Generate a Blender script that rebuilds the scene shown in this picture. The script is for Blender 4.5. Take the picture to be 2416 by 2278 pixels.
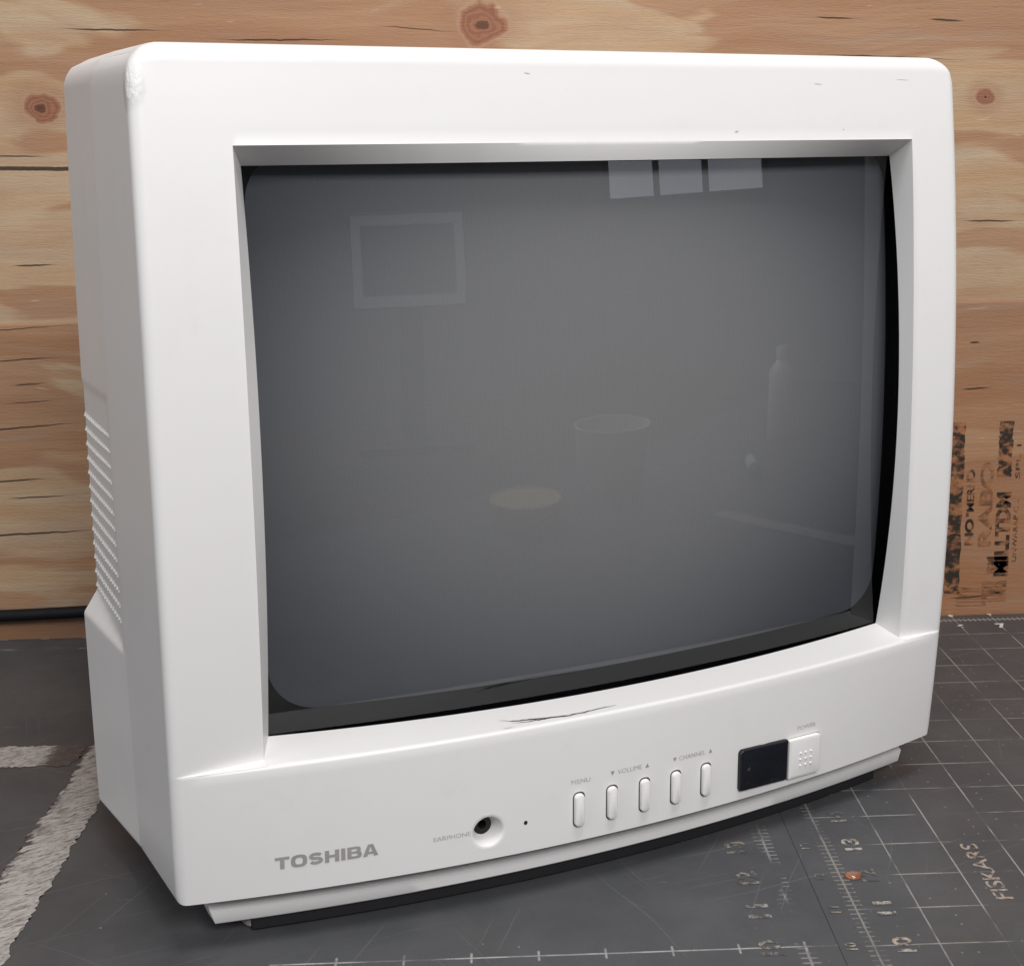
import bpy, bmesh, math, random
from mathutils import Vector, Matrix
from math import sin, cos, pi, radians

for o in list(bpy.data.objects):
    bpy.data.objects.remove(o, do_unlink=True)
S = bpy.context.scene
COL = S.collection
IN = 0.0254
random.seed(7)

# ------------------------------------------------------------------ camera
cam_d = bpy.data.cameras.new('camera')
cam = bpy.data.objects.new('camera', cam_d)
COL.objects.link(cam)
cam.location = (-0.141687, -0.218736, 0.299439)
cam.rotation_euler = (1.4030468, 0.0118217, -0.0423760)
cam_d.sensor_fit = 'HORIZONTAL'
cam_d.sensor_width = 36.0
cam_d.lens = 3234.93 / 2416 * 36.0
cam_d.shift_x = (1208 - 1286.204) / 2416
cam_d.shift_y = (902.708 - 1139) / 2416
cam_d.clip_start = 0.01
cam_d.clip_end = 60
S.camera = cam

# ------------------------------------------------------------------ world, lamps, exposure
wd = bpy.data.worlds.new('World')
S.world = wd
wd.use_nodes = True
bg = wd.node_tree.nodes['Background']
bg.inputs[0].default_value = (0.92, 0.96, 1.0, 1)
bg.inputs[1].default_value = 0.11

def area(name, loc, target, sx, sy, energy, color):
    l = bpy.data.lights.new(name, 'AREA')
    l.shape = 'RECTANGLE'
    l.size = sx
    l.size_y = sy
    l.energy = energy
    l.color = color
    o = bpy.data.objects.new(name, l)
    COL.objects.link(o)
    o.location = loc
    o.rotation_euler = (Vector(target) - Vector(loc)).to_track_quat('-Z', 'Y').to_euler()
    return o

area('ceiling_lamp', (0.10, -0.10, 1.60), (-0.06, 0.36, 0.10), 0.70, 0.40, 11.8, (1.0, 0.985, 0.97))
area('ceiling_lamp', (0.34, -1.05, 1.15), (-0.08, 0.33, 0.14), 0.70, 0.45, 20.5, (1.0, 0.985, 0.97))
area('added_fill', (-1.45, -0.75, 1.10), (-0.25, 0.42, 0.12), 1.2, 1.0, 9.5, (0.93, 0.96, 1.0))  # added fill from the left, kept outside what the tube mirrors

S.view_settings.view_transform = 'Standard'
S.view_settings.look = 'None'
S.view_settings.exposure = 0.0
S.view_settings.gamma = 1.0
S.view_settings.use_curve_mapping = False
S.cycles.use_denoising = True
S.cycles.max_bounces = 5
S.cycles.diffuse_bounces = 3
S.cycles.glossy_bounces = 3
S.cycles.caustics_reflective = False
S.cycles.caustics_refractive = False
S.cycles.transparent_max_bounces = 12

# ------------------------------------------------------------------ helpers
def link(name, me, mat=None, parent=None, smooth=False):
    if mat is not None:
        me.materials.append(mat)
    if smooth:
        for p in me.polygons:
            p.use_smooth = True
    o = bpy.data.objects.new(name, me)
    COL.objects.link(o)
    if parent is not None:
        o.parent = parent
    return o

def mesh(name, verts, faces, mat=None, parent=None, smooth=False, sharp=None, weld=0.0):
    me = bpy.data.meshes.new(name)
    me.from_pydata([tuple(v) for v in verts], [], faces)
    me.validate()
    bm = bmesh.new()
    bm.from_mesh(me)
    if weld:
        bmesh.ops.remove_doubles(bm, verts=bm.verts, dist=weld)
    bmesh.ops.recalc_face_normals(bm, faces=bm.faces)
    bm.to_mesh(me)
    bm.free()
    o = link(name, me, mat, parent, smooth)
    if smooth and sharp is not None:
        me.set_sharp_from_angle(angle=radians(sharp))
    return o

def empty(name, loc, rz=0):
    o = bpy.data.objects.new(name, None)
    o.empty_display_size = 0.05
    COL.objects.link(o)
    o.location = loc
    o.rotation_euler = (0, 0, rz)
    return o

def tag(o, label=None, cat=None, group=None, kind=None):
    if label: o['label'] = label
    if cat: o['category'] = cat
    if group: o['group'] = group
    if kind: o['kind'] = kind
    return o

def lerp(a, b, t):
    return a + (b - a) * t

class NT:
    """tiny expression helper for node materials"""
    def __init__(s, name):
        s.m = bpy.data.materials.new(name)
        s.m.use_nodes = True
        s.t = s.m.node_tree
        s.b = s.t.nodes['Principled BSDF']
        s.out = s.t.nodes['Material Output']
    def n(s, typ, **kw):
        nd = s.t.nodes.new(typ)
        for k, v in kw.items():
            setattr(nd, k, v)
        return nd
    def put(s, sock, v):
        if isinstance(v, bpy.types.NodeSocket):
            s.t.links.new(v, sock)
        elif isinstance(v, (tuple, list)):
            sock.default_value = tuple(v) if len(v) != 3 or sock.type == 'VECTOR' else (*v, 1)
        else:
            sock.default_value = v
    def M(s, op, a, b=None, c=None, clamp=False):
        nd = s.n('ShaderNodeMath', operation=op)
        nd.use_clamp = clamp
        s.put(nd.inputs[0], a)
        if b is not None: s.put(nd.inputs[1], b)
        if c is not None: s.put(nd.inputs[2], c)
        return nd.outputs[0]
    def add(s, a, b): return s.M('ADD', a, b)
    def sub(s, a, b): return s.M('SUBTRACT', a, b)
    def mul(s, a, b): return s.M('MULTIPLY', a, b)
    def mx(s, a, b): return s.M('MAXIMUM', a, b)
    def mn(s, a, b): return s.M('MINIMUM', a, b)
    def coord(s):
        return s.n('ShaderNodeTexCoord').outputs['Object']
    def sep(s, v):
        nd = s.n('ShaderNodeSeparateXYZ')
        s.put(nd.inputs[0], v)
        return nd.outputs
    def vec(s, x, y, z):
        nd = s.n('ShaderNodeCombineXYZ')
        s.put(nd.inputs[0], x); s.put(nd.inputs[1], y); s.put(nd.inputs[2], z)
        return nd.outputs[0]
    def noise(s, v, scale=1.0, detail=3.0, rough=0.55, dist=0.0, col=False):
        nd = s.n('ShaderNodeTexNoise')
        s.put(nd.inputs['Vector'], v)
        nd.inputs['Scale'].default_value = scale
        nd.inputs['Detail'].default_value = detail
        nd.inputs['Roughness'].default_value = rough
        nd.inputs['Distortion'].default_value = dist
        return nd.outputs['Color' if col else 'Fac']
    def rng(s, v, a, b, c=0.0, d=1.0, smooth=True):
        nd = s.n('ShaderNodeMapRange')
        nd.interpolation_type = 'SMOOTHSTEP' if smooth else 'LINEAR'
        nd.clamp = True
        s.put(nd.inputs[0], v)
        for i, x in enumerate((a, b, c, d)):
            s.put(nd.inputs[i + 1], x)
        return nd.outputs[0]
    def mix(s, f, a, b, mode='MIX'):
        nd = s.n('ShaderNodeMix', data_type='RGBA', blend_type=mode)
        nd.clamp_factor = True
        s.put(nd.inputs[0], f); s.put(nd.inputs[6], a); s.put(nd.inputs[7], b)
        return nd.outputs[2]
    def bump(s, h, strength=0.3, dist=0.001, base=None):
        nd = s.n('ShaderNodeBump')
        nd.inputs['Strength'].default_value = strength
        nd.inputs['Distance'].default_value = dist
        s.put(nd.inputs['Height'], h)
        if base is not None: s.put(nd.inputs['Normal'], base)
        return nd.outputs[0]
    def fin(s, color=None, rough=None, normal=None, spec=None, metal=None):
        if color is not None: s.put(s.b.inputs['Base Color'], color)
        if rough is not None: s.put(s.b.inputs['Roughness'], rough)
        if normal is not None: s.put(s.b.inputs['Normal'], normal)
        if spec is not None: s.put(s.b.inputs['Specular IOR Level'], spec)
        if metal is not None: s.put(s.b.inputs['Metallic'], metal)
        return s.m

# ------------------------------------------------------------------ materials
def m_plastic(name, col, rough=0.40, chip=False):
    k = NT(name)
    co = k.coord()
    x, y, z = k.sep(co)
    g = k.noise(co, 2600, 2, 0.5)
    big = k.noise(co, 9, 4, 0.6)
    sm = k.noise(co, 60, 4, 0.65)
    c = k.mix(k.rng(big, 0.35, 0.7, 0, 0.35), col, (col[0] * 0.955, col[1] * 0.945, col[2] * 0.925))
    c = k.mix(k.rng(sm, 0.58, 0.78, 0, 0.16), c, (col[0] * 0.8, col[1] * 0.77, col[2] * 0.73))
    rub = k.noise(k.vec(k.mul(x, 22.0), k.mul(y, 22.0), k.mul(z, 9.0)), 1, 5, 0.7)
    c = k.mix(k.rng(rub, 0.55, 0.75, 0, 0.10), c, (col[0] * 0.82, col[1] * 0.80, col[2] * 0.77))
    speck = k.noise(k.vec(k.mul(x, 1.0), k.mul(y, 1.0), k.mul(z, 1.6)), 330, 1, 0.5)
    c = k.mix(k.rng(speck, 0.795, 0.84, 0, 0.25), c, (0.46, 0.44, 0.42))
    h = k.mul(g, 0.10)
    nrm = k.bump(h, 0.25, 0.0006)
    r = k.rng(k.noise(co, 35, 4), 0.3, 0.7, rough - 0.04, rough + 0.06)
    if chip:
        # battered top corner of the cabinet
        dx = k.sub(x, -0.1755); dy = k.sub(y, 0.002); dz = k.sub(z, 0.322)
        d = k.M('SQRT', k.add(k.add(k.mul(dx, dx), k.mul(dy, dy)), k.mul(k.mul(dz, dz), 0.22)))
        m = k.rng(d, 0.0050, 0.0022)
        ch = k.noise(k.vec(k.mul(x, 1), k.mul(y, 1), k.mul(z, 0.45)), 420, 3, 0.6)
        nrm = k.bump(k.mul(m, ch), 0.8, 0.0013, nrm)
        c = k.mix(k.mul(m, k.rng(ch, 0.58, 0.66, 0, 0.45)), c, (0.42, 0.40, 0.36))
    return k.fin(c, r, nrm)

PLASTIC = m_plastic('white_cabinet_plastic', (0.80, 0.788, 0.782), chip=True)
PLASTIC2 = m_plastic('white_button_plastic', (0.81, 0.797, 0.79), 0.36)

def m_plain(name, col, rough=0.5, bumpy=0.0, spec=0.5, var=0.15):
    k = NT(name)
    co = k.coord()
    n = k.noise(co, 140, 4, 0.6)
    c = k.mix(k.rng(n, 0.3, 0.75), col, tuple(v * (1 - var) for v in col))
    nrm = k.bump(k.noise(co, 900, 2), 0.3, bumpy) if bumpy else None
    return k.fin(c, k.rng(n, 0.3, 0.7, rough - 0.05, rough + 0.05), nrm, spec)

BLACK = m_plain('black_matt_surround', (0.010, 0.010, 0.012), 0.6)
BLACKGLOSS = m_plain('black_gloss_plastic', (0.006, 0.007, 0.012), 0.12)
GAP = m_plain('dark_gap', (0.05, 0.047, 0.045), 0.7)
SOCKET = m_plain('black_socket_plastic', (0.012, 0.011, 0.011), 0.35)
RUBBER = m_plain('pale_rubber', (0.55, 0.53, 0.52), 0.55)
CABLE = m_plain('black_cable_sheath', (0.006, 0.006, 0.008), 0.65, 0.0002, 0.25)
PRINT = m_plain('grey_print', (0.36, 0.35, 0.34), 0.45)

def m_faded(name, col, amt):
    k = NT(name)
    co = k.coord()
    n = k.noise(co, 700, 3, 0.6)
    return k.fin(k.mix(k.rng(n, 0.45, 0.75, amt, 0.8), col, (0.78, 0.765, 0.75)), 0.42)
PRINTF = m_faded('faded_grey_print', (0.42, 0.41, 0.40), 0.0)
SCUFF = m_plain('scuff_dirt', (0.52, 0.50, 0.475), 0.6)
BRIGHT = m_plain('painted_lit_edge', (0.90, 0.89, 0.88), 0.5)  # pale tone standing in for light on the gouge's raised edge
CRACK = m_plain('crack_dirt', (0.06, 0.055, 0.05), 0.7)

def m_glass():
    k = NT('tube_glass')
    t = k.t
    t.nodes.remove(k.b)
    tr = k.n('ShaderNodeBsdfTransparent')
    # darker rim tint: thicker edge glass plus the screen's light falloff painted in
    x, y, z = k.sep(k.coord())
    dx = k.mul(k.sub(x, 0.004), 1 / 0.150); dz = k.mul(k.sub(z, 0.205), 1 / 0.120)
    rr = k.add(k.mul(dx, dx), k.mul(dz, dz))
    k.put(tr.inputs[0], k.mix(k.rng(rr, -0.1, 1.7), (0.66, 0.66, 0.665), (0.315, 0.33, 0.36)))
    gl = k.n('ShaderNodeBsdfGlossy'); gl.inputs['Roughness'].default_value = 0.012
    gl.inputs[0].default_value = (1, 1, 1, 1)
    # symmetric Schlick reflectance (same from both sides of the pane)
    lw = k.n('ShaderNodeLayerWeight'); lw.inputs[0].default_value = 0.5
    fr = k.add(0.045, k.mul(k.M('POWER', lw.outputs['Facing'], 5.0), 0.955))
    mx = k.n('ShaderNodeMixShader')
    t.links.new(fr, mx.inputs[0])
    t.links.new(tr.outputs[0], mx.inputs[1])
    t.links.new(gl.outputs[0], mx.inputs[2])
    t.links.new(mx.outputs[0], k.out.inputs[0])
    return k.m
GLASS = m_glass()

def m_phosphor():
    k = NT('phosphor_screen')
    co = k.coord()
    x, y, z = k.sep(co)
    st = k.M('PINGPONG', k.mul(x, 1 / 0.00078), 0.5)
    n = k.noise(co, 1600, 2)
    c = k.mix(k.rng(st, 0.05, 0.45), (0.43, 0.435, 0.44), (0.50, 0.50, 0.505))
    c = k.mix(k.rng(n, 0.3, 0.7, 0, 0.25), c, (0.37, 0.375, 0.39))
    return k.fin(c, 0.7, None, 0.2)
PHOS = m_phosphor()

# --- plywood
def m_wood(name, lower):
    k = NT(name)
    co = k.coord()
    x, y, z = k.sep(co)
    # grain bends round the knots
    knots = [] if lower else [(-0.1428, 0.3744, 0.0125), (-0.4052, 0.3277, 0.0095), (0.1627, 0.3286, 0.0060)]
    zz = z
    dk = None
    for (kx, kz, kr) in knots:
        dx = k.sub(x, kx); dz = k.sub(z, kz)
        e = k.add(k.mul(k.mul(dx, dx), 1 / (kr * 4.2) ** 2), k.mul(k.mul(dz, dz), 1 / (kr * 2.6) ** 2))
        w = k.M('POWER', 2.718, k.mul(e, -1.0))
        zz = k.sub(zz, k.mul(k.mul(dz, w), 0.62))
    slow = k.noise(k.vec(k.mul(x, 5.0), 0.0, k.mul(z, 9.0)), 1, 2)
    zz = k.add(zz, k.mul(k.sub(slow, 0.5), 0.05))
    g1 = k.noise(k.vec(k.mul(x, 2.6), 3.0, k.mul(zz, 46.0)), 1, 3, 0.6)
    g2 = k.noise(k.vec(k.mul(x, 30.0), 7.0, k.mul(z, 420.0)), 1, 3, 0.65)
    g3 = k.noise(k.vec(k.mul(x, 220.0), 1.0, k.mul(z, 1300.0)), 1, 1, 0.6)
    patch = k.noise(k.vec(k.mul(x, 5.5), 11.0 + (5 if lower else 0), k.mul(zz, 22.0)), 1, 3, 0.5, 0.4)
    pale = (0.485, 0.362, 0.240); tan = (0.445, 0.278, 0.152); red = (0.325, 0.158, 0.080); dark = (0.205, 0.092, 0.052)
    c = k.mix(k.rng(g1, 0.36, 0.66), pale, tan)
    heart = k.rng(patch, 0.485, 0.535)
    # heartwood regions of the sheet
    if lower:
        right = k.rng(x, 0.02, 0.12)
        bias = k.add(k.mul(right, 0.10), k.rng(z, 0.05, 0.012, 0, 0.10))
    else:
        topz = k.rng(k.add(z, k.mul(k.sub(slow, 0.5), 0.10)), 0.322, 0.348, -0.04, 0.11)
        bias = k.sub(topz, k.mul(k.rng(x, -0.22, -0.10), k.mul(k.rng(x, 0.12, 0.02), 0.07)))
    heart = k.rng(k.add(patch, bias), 0.485, 0.535)
    c = k.mix(k.mul(heart, 0.85), c, k.mix(k.rng(g1, 0.30, 0.62), (0.405, 0.225, 0.122), red))
    if lower:
        c = k.mix(k.mul(k.mul(right, k.rng(z, 0.17, 0.10)), 0.55), c, (0.355, 0.150, 0.066))
    c = k.mix(k.rng(g2, 0.50, 0.80, 0, 0.24), c, k.mix(heart, (0.36, 0.225, 0.14), dark))
    c = k.mix(k.rng(g3, 0.45, 0.75, 0, 0.12), c, (0.30, 0.18, 0.11))
    blot = k.noise(k.vec(k.mul(x, 16.0), 51.0, k.mul(z, 38.0)), 1, 3, 0.6)
    c = k.mix(k.rng(blot, 0.38, 0.66, 0.0, 0.34), c, (0.33, 0.205, 0.145))
    gp = k.noise(k.vec(k.mul(x, 4.0), 21.0, k.mul(zz, 60.0)), 1, 3, 0.6)
    c = k.mix(k.rng(gp, 0.56, 0.72, 0, 0.30), c, (0.40, 0.335, 0.265))
    hgt = k.add(k.mul(g2, 0.6), k.mul(g3, 0.35))
    # knots
    for (kx, kz, kr) in knots:
        wob = k.noise(k.vec(k.mul(x, 120.0), 0.0, k.mul(z, 120.0)), 1, 3)
        dx = k.mul(k.sub(x, kx), 0.86); dz = k.sub(z, kz)
        r = k.M('SQRT', k.add(k.mul(dx, dx), k.mul(dz, dz)))
        wob2 = k.noise(k.vec(k.mul(x, 45.0), 0.0, k.mul(z, 60.0)), 1, 2)
        r = k.add(r, k.add(k.mul(k.sub(wob, 0.5), kr * 0.7), k.mul(k.sub(wob2, 0.5), kr * 1.1)))
        ring = k.M('SINE', k.mul(r, 2 * pi / (kr * 0.26)))
        body = k.rng(r, kr * 1.10, kr * 0.80)
        halo = k.rng(r, kr * 2.3, kr * 0.9)
        c = k.mix(k.mul(halo, 0.45), c, (0.30, 0.155, 0.090))
        c = k.mix(body, c, k.mix(k.rng(ring, -0.9, 0.9), (0.235, 0.098, 0.056), (0.300, 0.132, 0.074)))
        c = k.mix(k.mul(k.rng(r, kr * 0.28, kr * 0.12), 0.75 if kr > 0.007 else 0.95), c, (0.055, 0.022, 0.014))
        rim = k.mul(k.rng(r, kr * 0.86, kr * 0.98), k.rng(r, kr * 1.16, kr * 1.02))
        c = k.mix(k.mul(rim, 0.40), c, (0.46, 0.29, 0.19))
    # drying splits: (x0, x1, z at x0, z at x1, half width)
    if lower:
        splits = [(-0.48, -0.387, 0.1320, 0.1385, 0.0005), (-0.46, -0.395, 0.1945, 0.1985, 0.0003), (-0.46, -0.412, 0.1010, 0.1035, 0.0005),
                  (-0.48, -0.380, 0.0665, 0.0700, 0.0006), (-0.435, -0.412, 0.1615, 0.1630, 0.0004), (-0.44, -0.405, 0.1500, 0.1525, 0.0003),
                  (0.158, 0.166, 0.1776, 0.1778, 0.0006), (-0.445, -0.40, 0.0905, 0.0925, 0.0004), (-0.45, -0.40, 0.1765, 0.1790, 0.0004),
                  (0.150, 0.185, 0.0110, 0.0125, 0.0005), (0.154, 0.175, 0.1480, 0.1490, 0.0005)]
    else:
        splits = [(-0.50, -0.30, 0.2937, 0.2905, 0.0012), (-0.392, -0.325, 0.3732, 0.3715, 0.0005), (0.055, 0.085, 0.3763, 0.3752, 0.0005),
                  (0.125, 0.150, 0.3745, 0.3730, 0.0006), (0.060, 0.150, 0.3545, 0.3505, 0.0005), (-0.205, -0.155, 0.3735, 0.3690, 0.0003),
                  (-0.44, -0.40, 0.3000, 0.2993, 0.0004), (0.150, 0.19, 0.2535, 0.2530, 0.0005), (-0.30, -0.22, 0.3660, 0.3655, 0.0005), (-0.43, -0.40, 0.2345, 0.2350, 0.0005)]
    jit = k.mul(k.sub(k.noise(k.vec(k.mul(x, 90.0), 0.0, k.mul(z, 30.0)), 1, 3), 0.5), 0.0016)
    sp = None
    for (a, b, za, zb_, hw) in splits:
        t = k.rng(x, a, b, za, zb_, smooth=False)
        d = k.M('ABSOLUTE', k.add(k.sub(z, t), jit))
        wid = k.mul(k.mul(k.rng(x, a, lerp(a, b, .3)), k.rng(x, b, lerp(a, b, .55))), hw)
        m = k.rng(k.sub(d, wid), 0.0002, -0.0002)
        m = k.mul(m, k.mul(k.M('GREATER_THAN', x, a), k.M('LESS_THAN', x, b)))
        sp = m if sp is None else k.mx(sp, m)
    tiny = k.noise(k.vec(k.mul(x, 16.0), 31.0, k.mul(zz, 520.0)), 1, 2, 0.5)
    sp = k.mx(sp, k.mul(k.rng(tiny, 0.765, 0.80), 0.5))
    c = k.mix(k.mul(sp, 0.93), c, (0.030, 0.018, 0.012))
    # pale bruises and torn fibres
    fib = k.noise(k.vec(k.mul(x, 40.0), 41.0, k.mul(zz, 330.0)), 1, 2, 0.5)
    c = k.mix(k.rng(fib, 0.70, 0.76, 0, 0.55), c, (0.62, 0.46, 0.33))
    return k.fin(c, 0.62, k.bump(hgt, 0.55, 0.0009), 0.35)
WOOD_UP = m_wood('plywood_upper', False)
WOOD_LO = m_wood('plywood_lower', True)
BACKING = m_plain('dark_backing_board', (0.03, 0.02, 0.014), 0.8)
BENCH = m_plain('bench_top_wood', (0.05, 0.04, 0.03), 0.7)

# --- cutting mats
MATC = (0.068, 0.066, 0.067)
def mat_base(k, x, y, co):
    n1 = k.noise(k.vec(k.mul(x, 0.5), k.mul(y, 0.5), 0.0), 1, 5, 0.6)
    n2 = k.noise(k.vec(k.mul(x, 30.0), k.mul(y, 30.0), 0.0), 1, 3, 0.6)
    c = k.mix(k.rng(n1, 0.3, 0.7), (0.062, 0.0645, 0.071), (0.086, 0.0875, 0.093))
    c = k.mix(k.rng(n2, 0.35, 0.75, 0, 0.4), c, (0.052, 0.050, 0.050))
    br = k.noise(k.vec(k.mul(x, 0.9), k.mul(y, 0.9), 9.0), 1, 4, 0.6)
    c = k.mix(k.rng(br, 0.54, 0.70, 0, 0.22), c, (0.088, 0.078, 0.072))
    # knife scratches in a few directions
    sc = None
    for i, (ang, thr) in enumerate(((0.35, 0.70), (1.2, 0.70), (2.0, 0.715), (2.7, 0.72))):
        u = k.add(k.mul(x, cos(ang)), k.mul(y, sin(ang)))
        v = k.sub(k.mul(y, cos(ang)), k.mul(x, sin(ang)))
        v = k.add(v, k.mul(k.sub(k.noise(k.vec(k.mul(u, 0.3), 0, float(i)), 1, 1), 0.5), 0.6))
        m = k.rng(k.noise(k.vec(k.mul(u, 0.22), k.mul(v, 16.0), 3.0 * i), 1, 1, 0.5), thr, thr + 0.045)
        sc = m if sc is None else k.mx(sc, m)
    c = k.mix(k.mul(sc, 0.13), c, (0.30, 0.30, 0.30))
    speck = k.noise(k.vec(k.mul(x, 11.0), k.mul(y, 11.0), 5.0), 1, 1, 0.4)
    c = k.mix(k.rng(speck, 0.795, 0.83, 0, 0.6), c, (0.55, 0.53, 0.50))
    h = k.mul(n2, 0.3)
    return c, h

def m_mat(name, right):
    k = NT(name)
    co = k.coord()
    X, Y, Z = k.sep(co)
    x = k.mul(X, 1 / IN); y = k.mul(Y, 1 / IN)
    c, h = mat_base(k, x, y, co)
    fx = k.M('PINGPONG', x, 0.5); fy_ = k.M('PINGPONG', y, 0.5)
    wob = k.noise(k.vec(k.mul(x, 9.0), k.mul(y, 9.0), 2.0), 1, 2)
    if right:
        wv = k.noise(k.vec(k.mul(x, 3.0), k.mul(y, 0.55), 1.0), 1, 3, 0.65)
        wh = k.noise(k.vec(k.mul(x, 0.55), k.mul(y, 3.0), 4.0), 1, 3, 0.65)
        fine = k.noise(k.vec(k.mul(x, 26.0), k.mul(y, 26.0), 4.0), 1, 2, 0.6)
        lv = k.mul(k.rng(fx, 0.017, 0.008), k.rng(wv, 0.40, 0.54, 0.05, 0.9))
        lh = k.mul(k.rng(fy_, 0.020, 0.009), k.rng(wh, 0.43, 0.57, 0.04, 0.85))
        inside = k.mul(k.M('GREATER_THAN', x, 0.5), k.M('LESS_THAN', y, 24.5))
        lv = k.mul(lv, inside)
        lh = k.mul(lh, k.mul(k.M('GREATER_THAN', x, -0.13), k.M('LESS_THAN', y, 23.5)))
        m = k.mx(lv, lh)
        # left ruler: column 0 with sixteenth ticks ; back ruler at row 24
        r0 = k.mul(k.rng(k.M('ABSOLUTE', x), 0.022, 0.012), k.rng(wv, 0.33, 0.46, 0.10, 0.6))
        t8 = k.rng(k.M('PINGPONG', k.mul(y, 8.0), 0.5), 0.16, 0.09)
        tick = k.mul(t8, k.mul(k.rng(k.M('ABSOLUTE', x), 0.135, 0.12), k.mul(k.rng(wob, 0.36, 0.52, 0.1, 0.55), k.rng(wv, 0.36, 0.50, 0.1, 1.0))))
        rb = k.rng(k.M('ABSOLUTE', k.sub(y, 24.0)), 0.035, 0.018)
        tb = k.mul(k.rng(k.M('PINGPONG', k.mul(x, 8.0), 0.5), 0.18, 0.09), k.rng(k.M('ABSOLUTE', k.sub(y, 24.0)), 0.105, 0.09))
        m = k.mx(m, k.mx(k.mx(r0, tick), k.mul(k.mx(rb, tb), 0.85)))
        # dotted quarter-inch grid, mostly worn off
        dq = k.add(k.M('POWER', k.M('PINGPONG', k.mul(x, 4.0), 0.5), 2.0), k.M('POWER', k.M('PINGPONG', k.mul(y, 4.0), 0.5), 2.0))
        cell = k.noise(k.vec(k.M('ROUND', k.mul(x, 4.0)), k.M('ROUND', k.mul(y, 4.0)), 0.37), 1.37, 0, 0.5)
        dots = k.mul(k.mul(k.rng(dq, 0.009, 0.003), k.rng(cell, 0.58, 0.70)), k.M('GREATER_THAN', x, 0.3))
        m = k.mx(k.mul(m, k.rng(fine, 0.25, 0.5, 0.45, 1.0)), k.mul(dots, 0.5))
        ink = k.mix(k.noise(k.vec(x, y, 8.0), 1.3, 2), (0.26, 0.245, 0.225), (0.42, 0.39, 0.35))
    else:
        fine = k.noise(k.vec(k.mul(x, 14.0), k.mul(y, 14.0), 4.0), 1, 3, 0.6)
        wh = k.noise(k.vec(k.mul(x, 0.8), k.mul(y, 2.0), 6.0), 1, 3, 0.6)
        d10 = k.M('ABSOLUTE', k.sub(y, 10.05))
        row = k.mul(k.rng(d10, 0.022, 0.010), k.rng(wh, 0.36, 0.56, 0.06, 0.8))
        xt = k.M('PINGPONG', k.add(x, 0.02), 0.5)
        tk = k.mul(k.mul(k.rng(xt, 0.024, 0.010), k.rng(d10, 0.15, 0.10)), k.rng(wh, 0.36, 0.54, 0.15, 0.65))
        gate = k.M('GREATER_THAN', x, -9.0)
        m = k.mul(k.mx(row, tk), gate)
        # worn ruler on the right margin
        rx_ = k.M('ABSOLUTE', k.add(x, 1.03))
        wv = k.noise(k.vec(k.mul(x, 2.0), k.mul(y, 0.8), 2.0), 1, 3)
        r0 = k.mul(k.rng(rx_, 0.03, 0.01), k.rng(wv, 0.47, 0.60, 0.0, 0.45))
        t8 = k.mul(k.rng(k.M('PINGPONG', k.mul(y, 8.0), 0.5), 0.18, 0.09), k.mul(k.rng(rx_, 0.16, 0.13), k.rng(wv, 0.47, 0.60, 0.0, 0.40)))
        m = k.mx(m, k.mx(r0, t8))
        ghost = k.mul(k.rng(k.M('PINGPONG', y, 0.5), 0.020, 0.010), k.rng(wh, 0.55, 0.7, 0, 0.16))
        m = k.mx(m, ghost)
        # back edge dashes, one per inch
        bt = k.mul(k.rng(k.M('ABSOLUTE', k.sub(y, 24.37)), 0.035, 0.02), k.rng(k.M('PINGPONG', k.add(x, 0.73), 0.5), 0.10, 0.085))
        m = k.mx(m, k.mul(bt, 0.8))
        bs = k.mul(k.rng(k.M('ABSOLUTE', k.sub(y, 23.65)), 0.09, 0.0), k.rng(k.noise(k.vec(k.mul(x, 2.0), k.mul(y, 7.0), 0.0), 1, 3), 0.54, 0.66, 0, 0.35))
        m = k.mx(m, bs)
        m = k.mul(m, k.rng(fine, 0.28, 0.5, 0.4, 1.0))
        ink = (0.46, 0.45, 0.43)
    c = k.mix(m, c, ink)
    ro = k.rng(k.noise(k.vec(k.mul(x, 0.7), k.mul(y, 0.7), 13.0), 1, 5, 0.65), 0.3, 0.7, 0.40, 0.56)
    return k.fin(c, ro, k.bump(h, 0.25, 0.0004), 0.5)
MAT_R = m_mat('cutting_mat_gridded', True)
MAT_L = m_mat('cutting_mat_worn', False)

def m_wornink(name, col, lo, hi, scale=9.0):
    k = NT(name)
    co = k.coord()
    X, Y, Z = k.sep(co)
    x = k.mul(X, 1 / IN); y = k.mul(Y, 1 / IN)
    c, h = mat_base(k, x, y, co)
    n = k.noise(k.vec(k.mul(x, scale), k.mul(y, scale), 3.3), 1, 4, 0.65)
    t = k.noise(k.vec(k.mul(x, 2.0), k.mul(y, 2.0), 1.3), 1, 2)
    ink = k.mix(k.rng(t, 0.4, 0.6), col, (col[0] * 1.0, col[1] * 0.86, col[2] * 0.72))
    return k.fin(k.mix(k.rng(n, lo, hi), c, ink), 0.5, k.bump(n, 0.4, 0.0006), 0.4)
INK = m_wornink('worn_white_ink', (0.42, 0.40, 0.37), 0.38, 0.58)
INKF = m_wornink('very_worn_white_ink', (0.30, 0.28, 0.25), 0.46, 0.66)
INKW = m_wornink('crisp_white_ink', (0.66, 0.65, 0.63), 0.22, 0.36)

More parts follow.
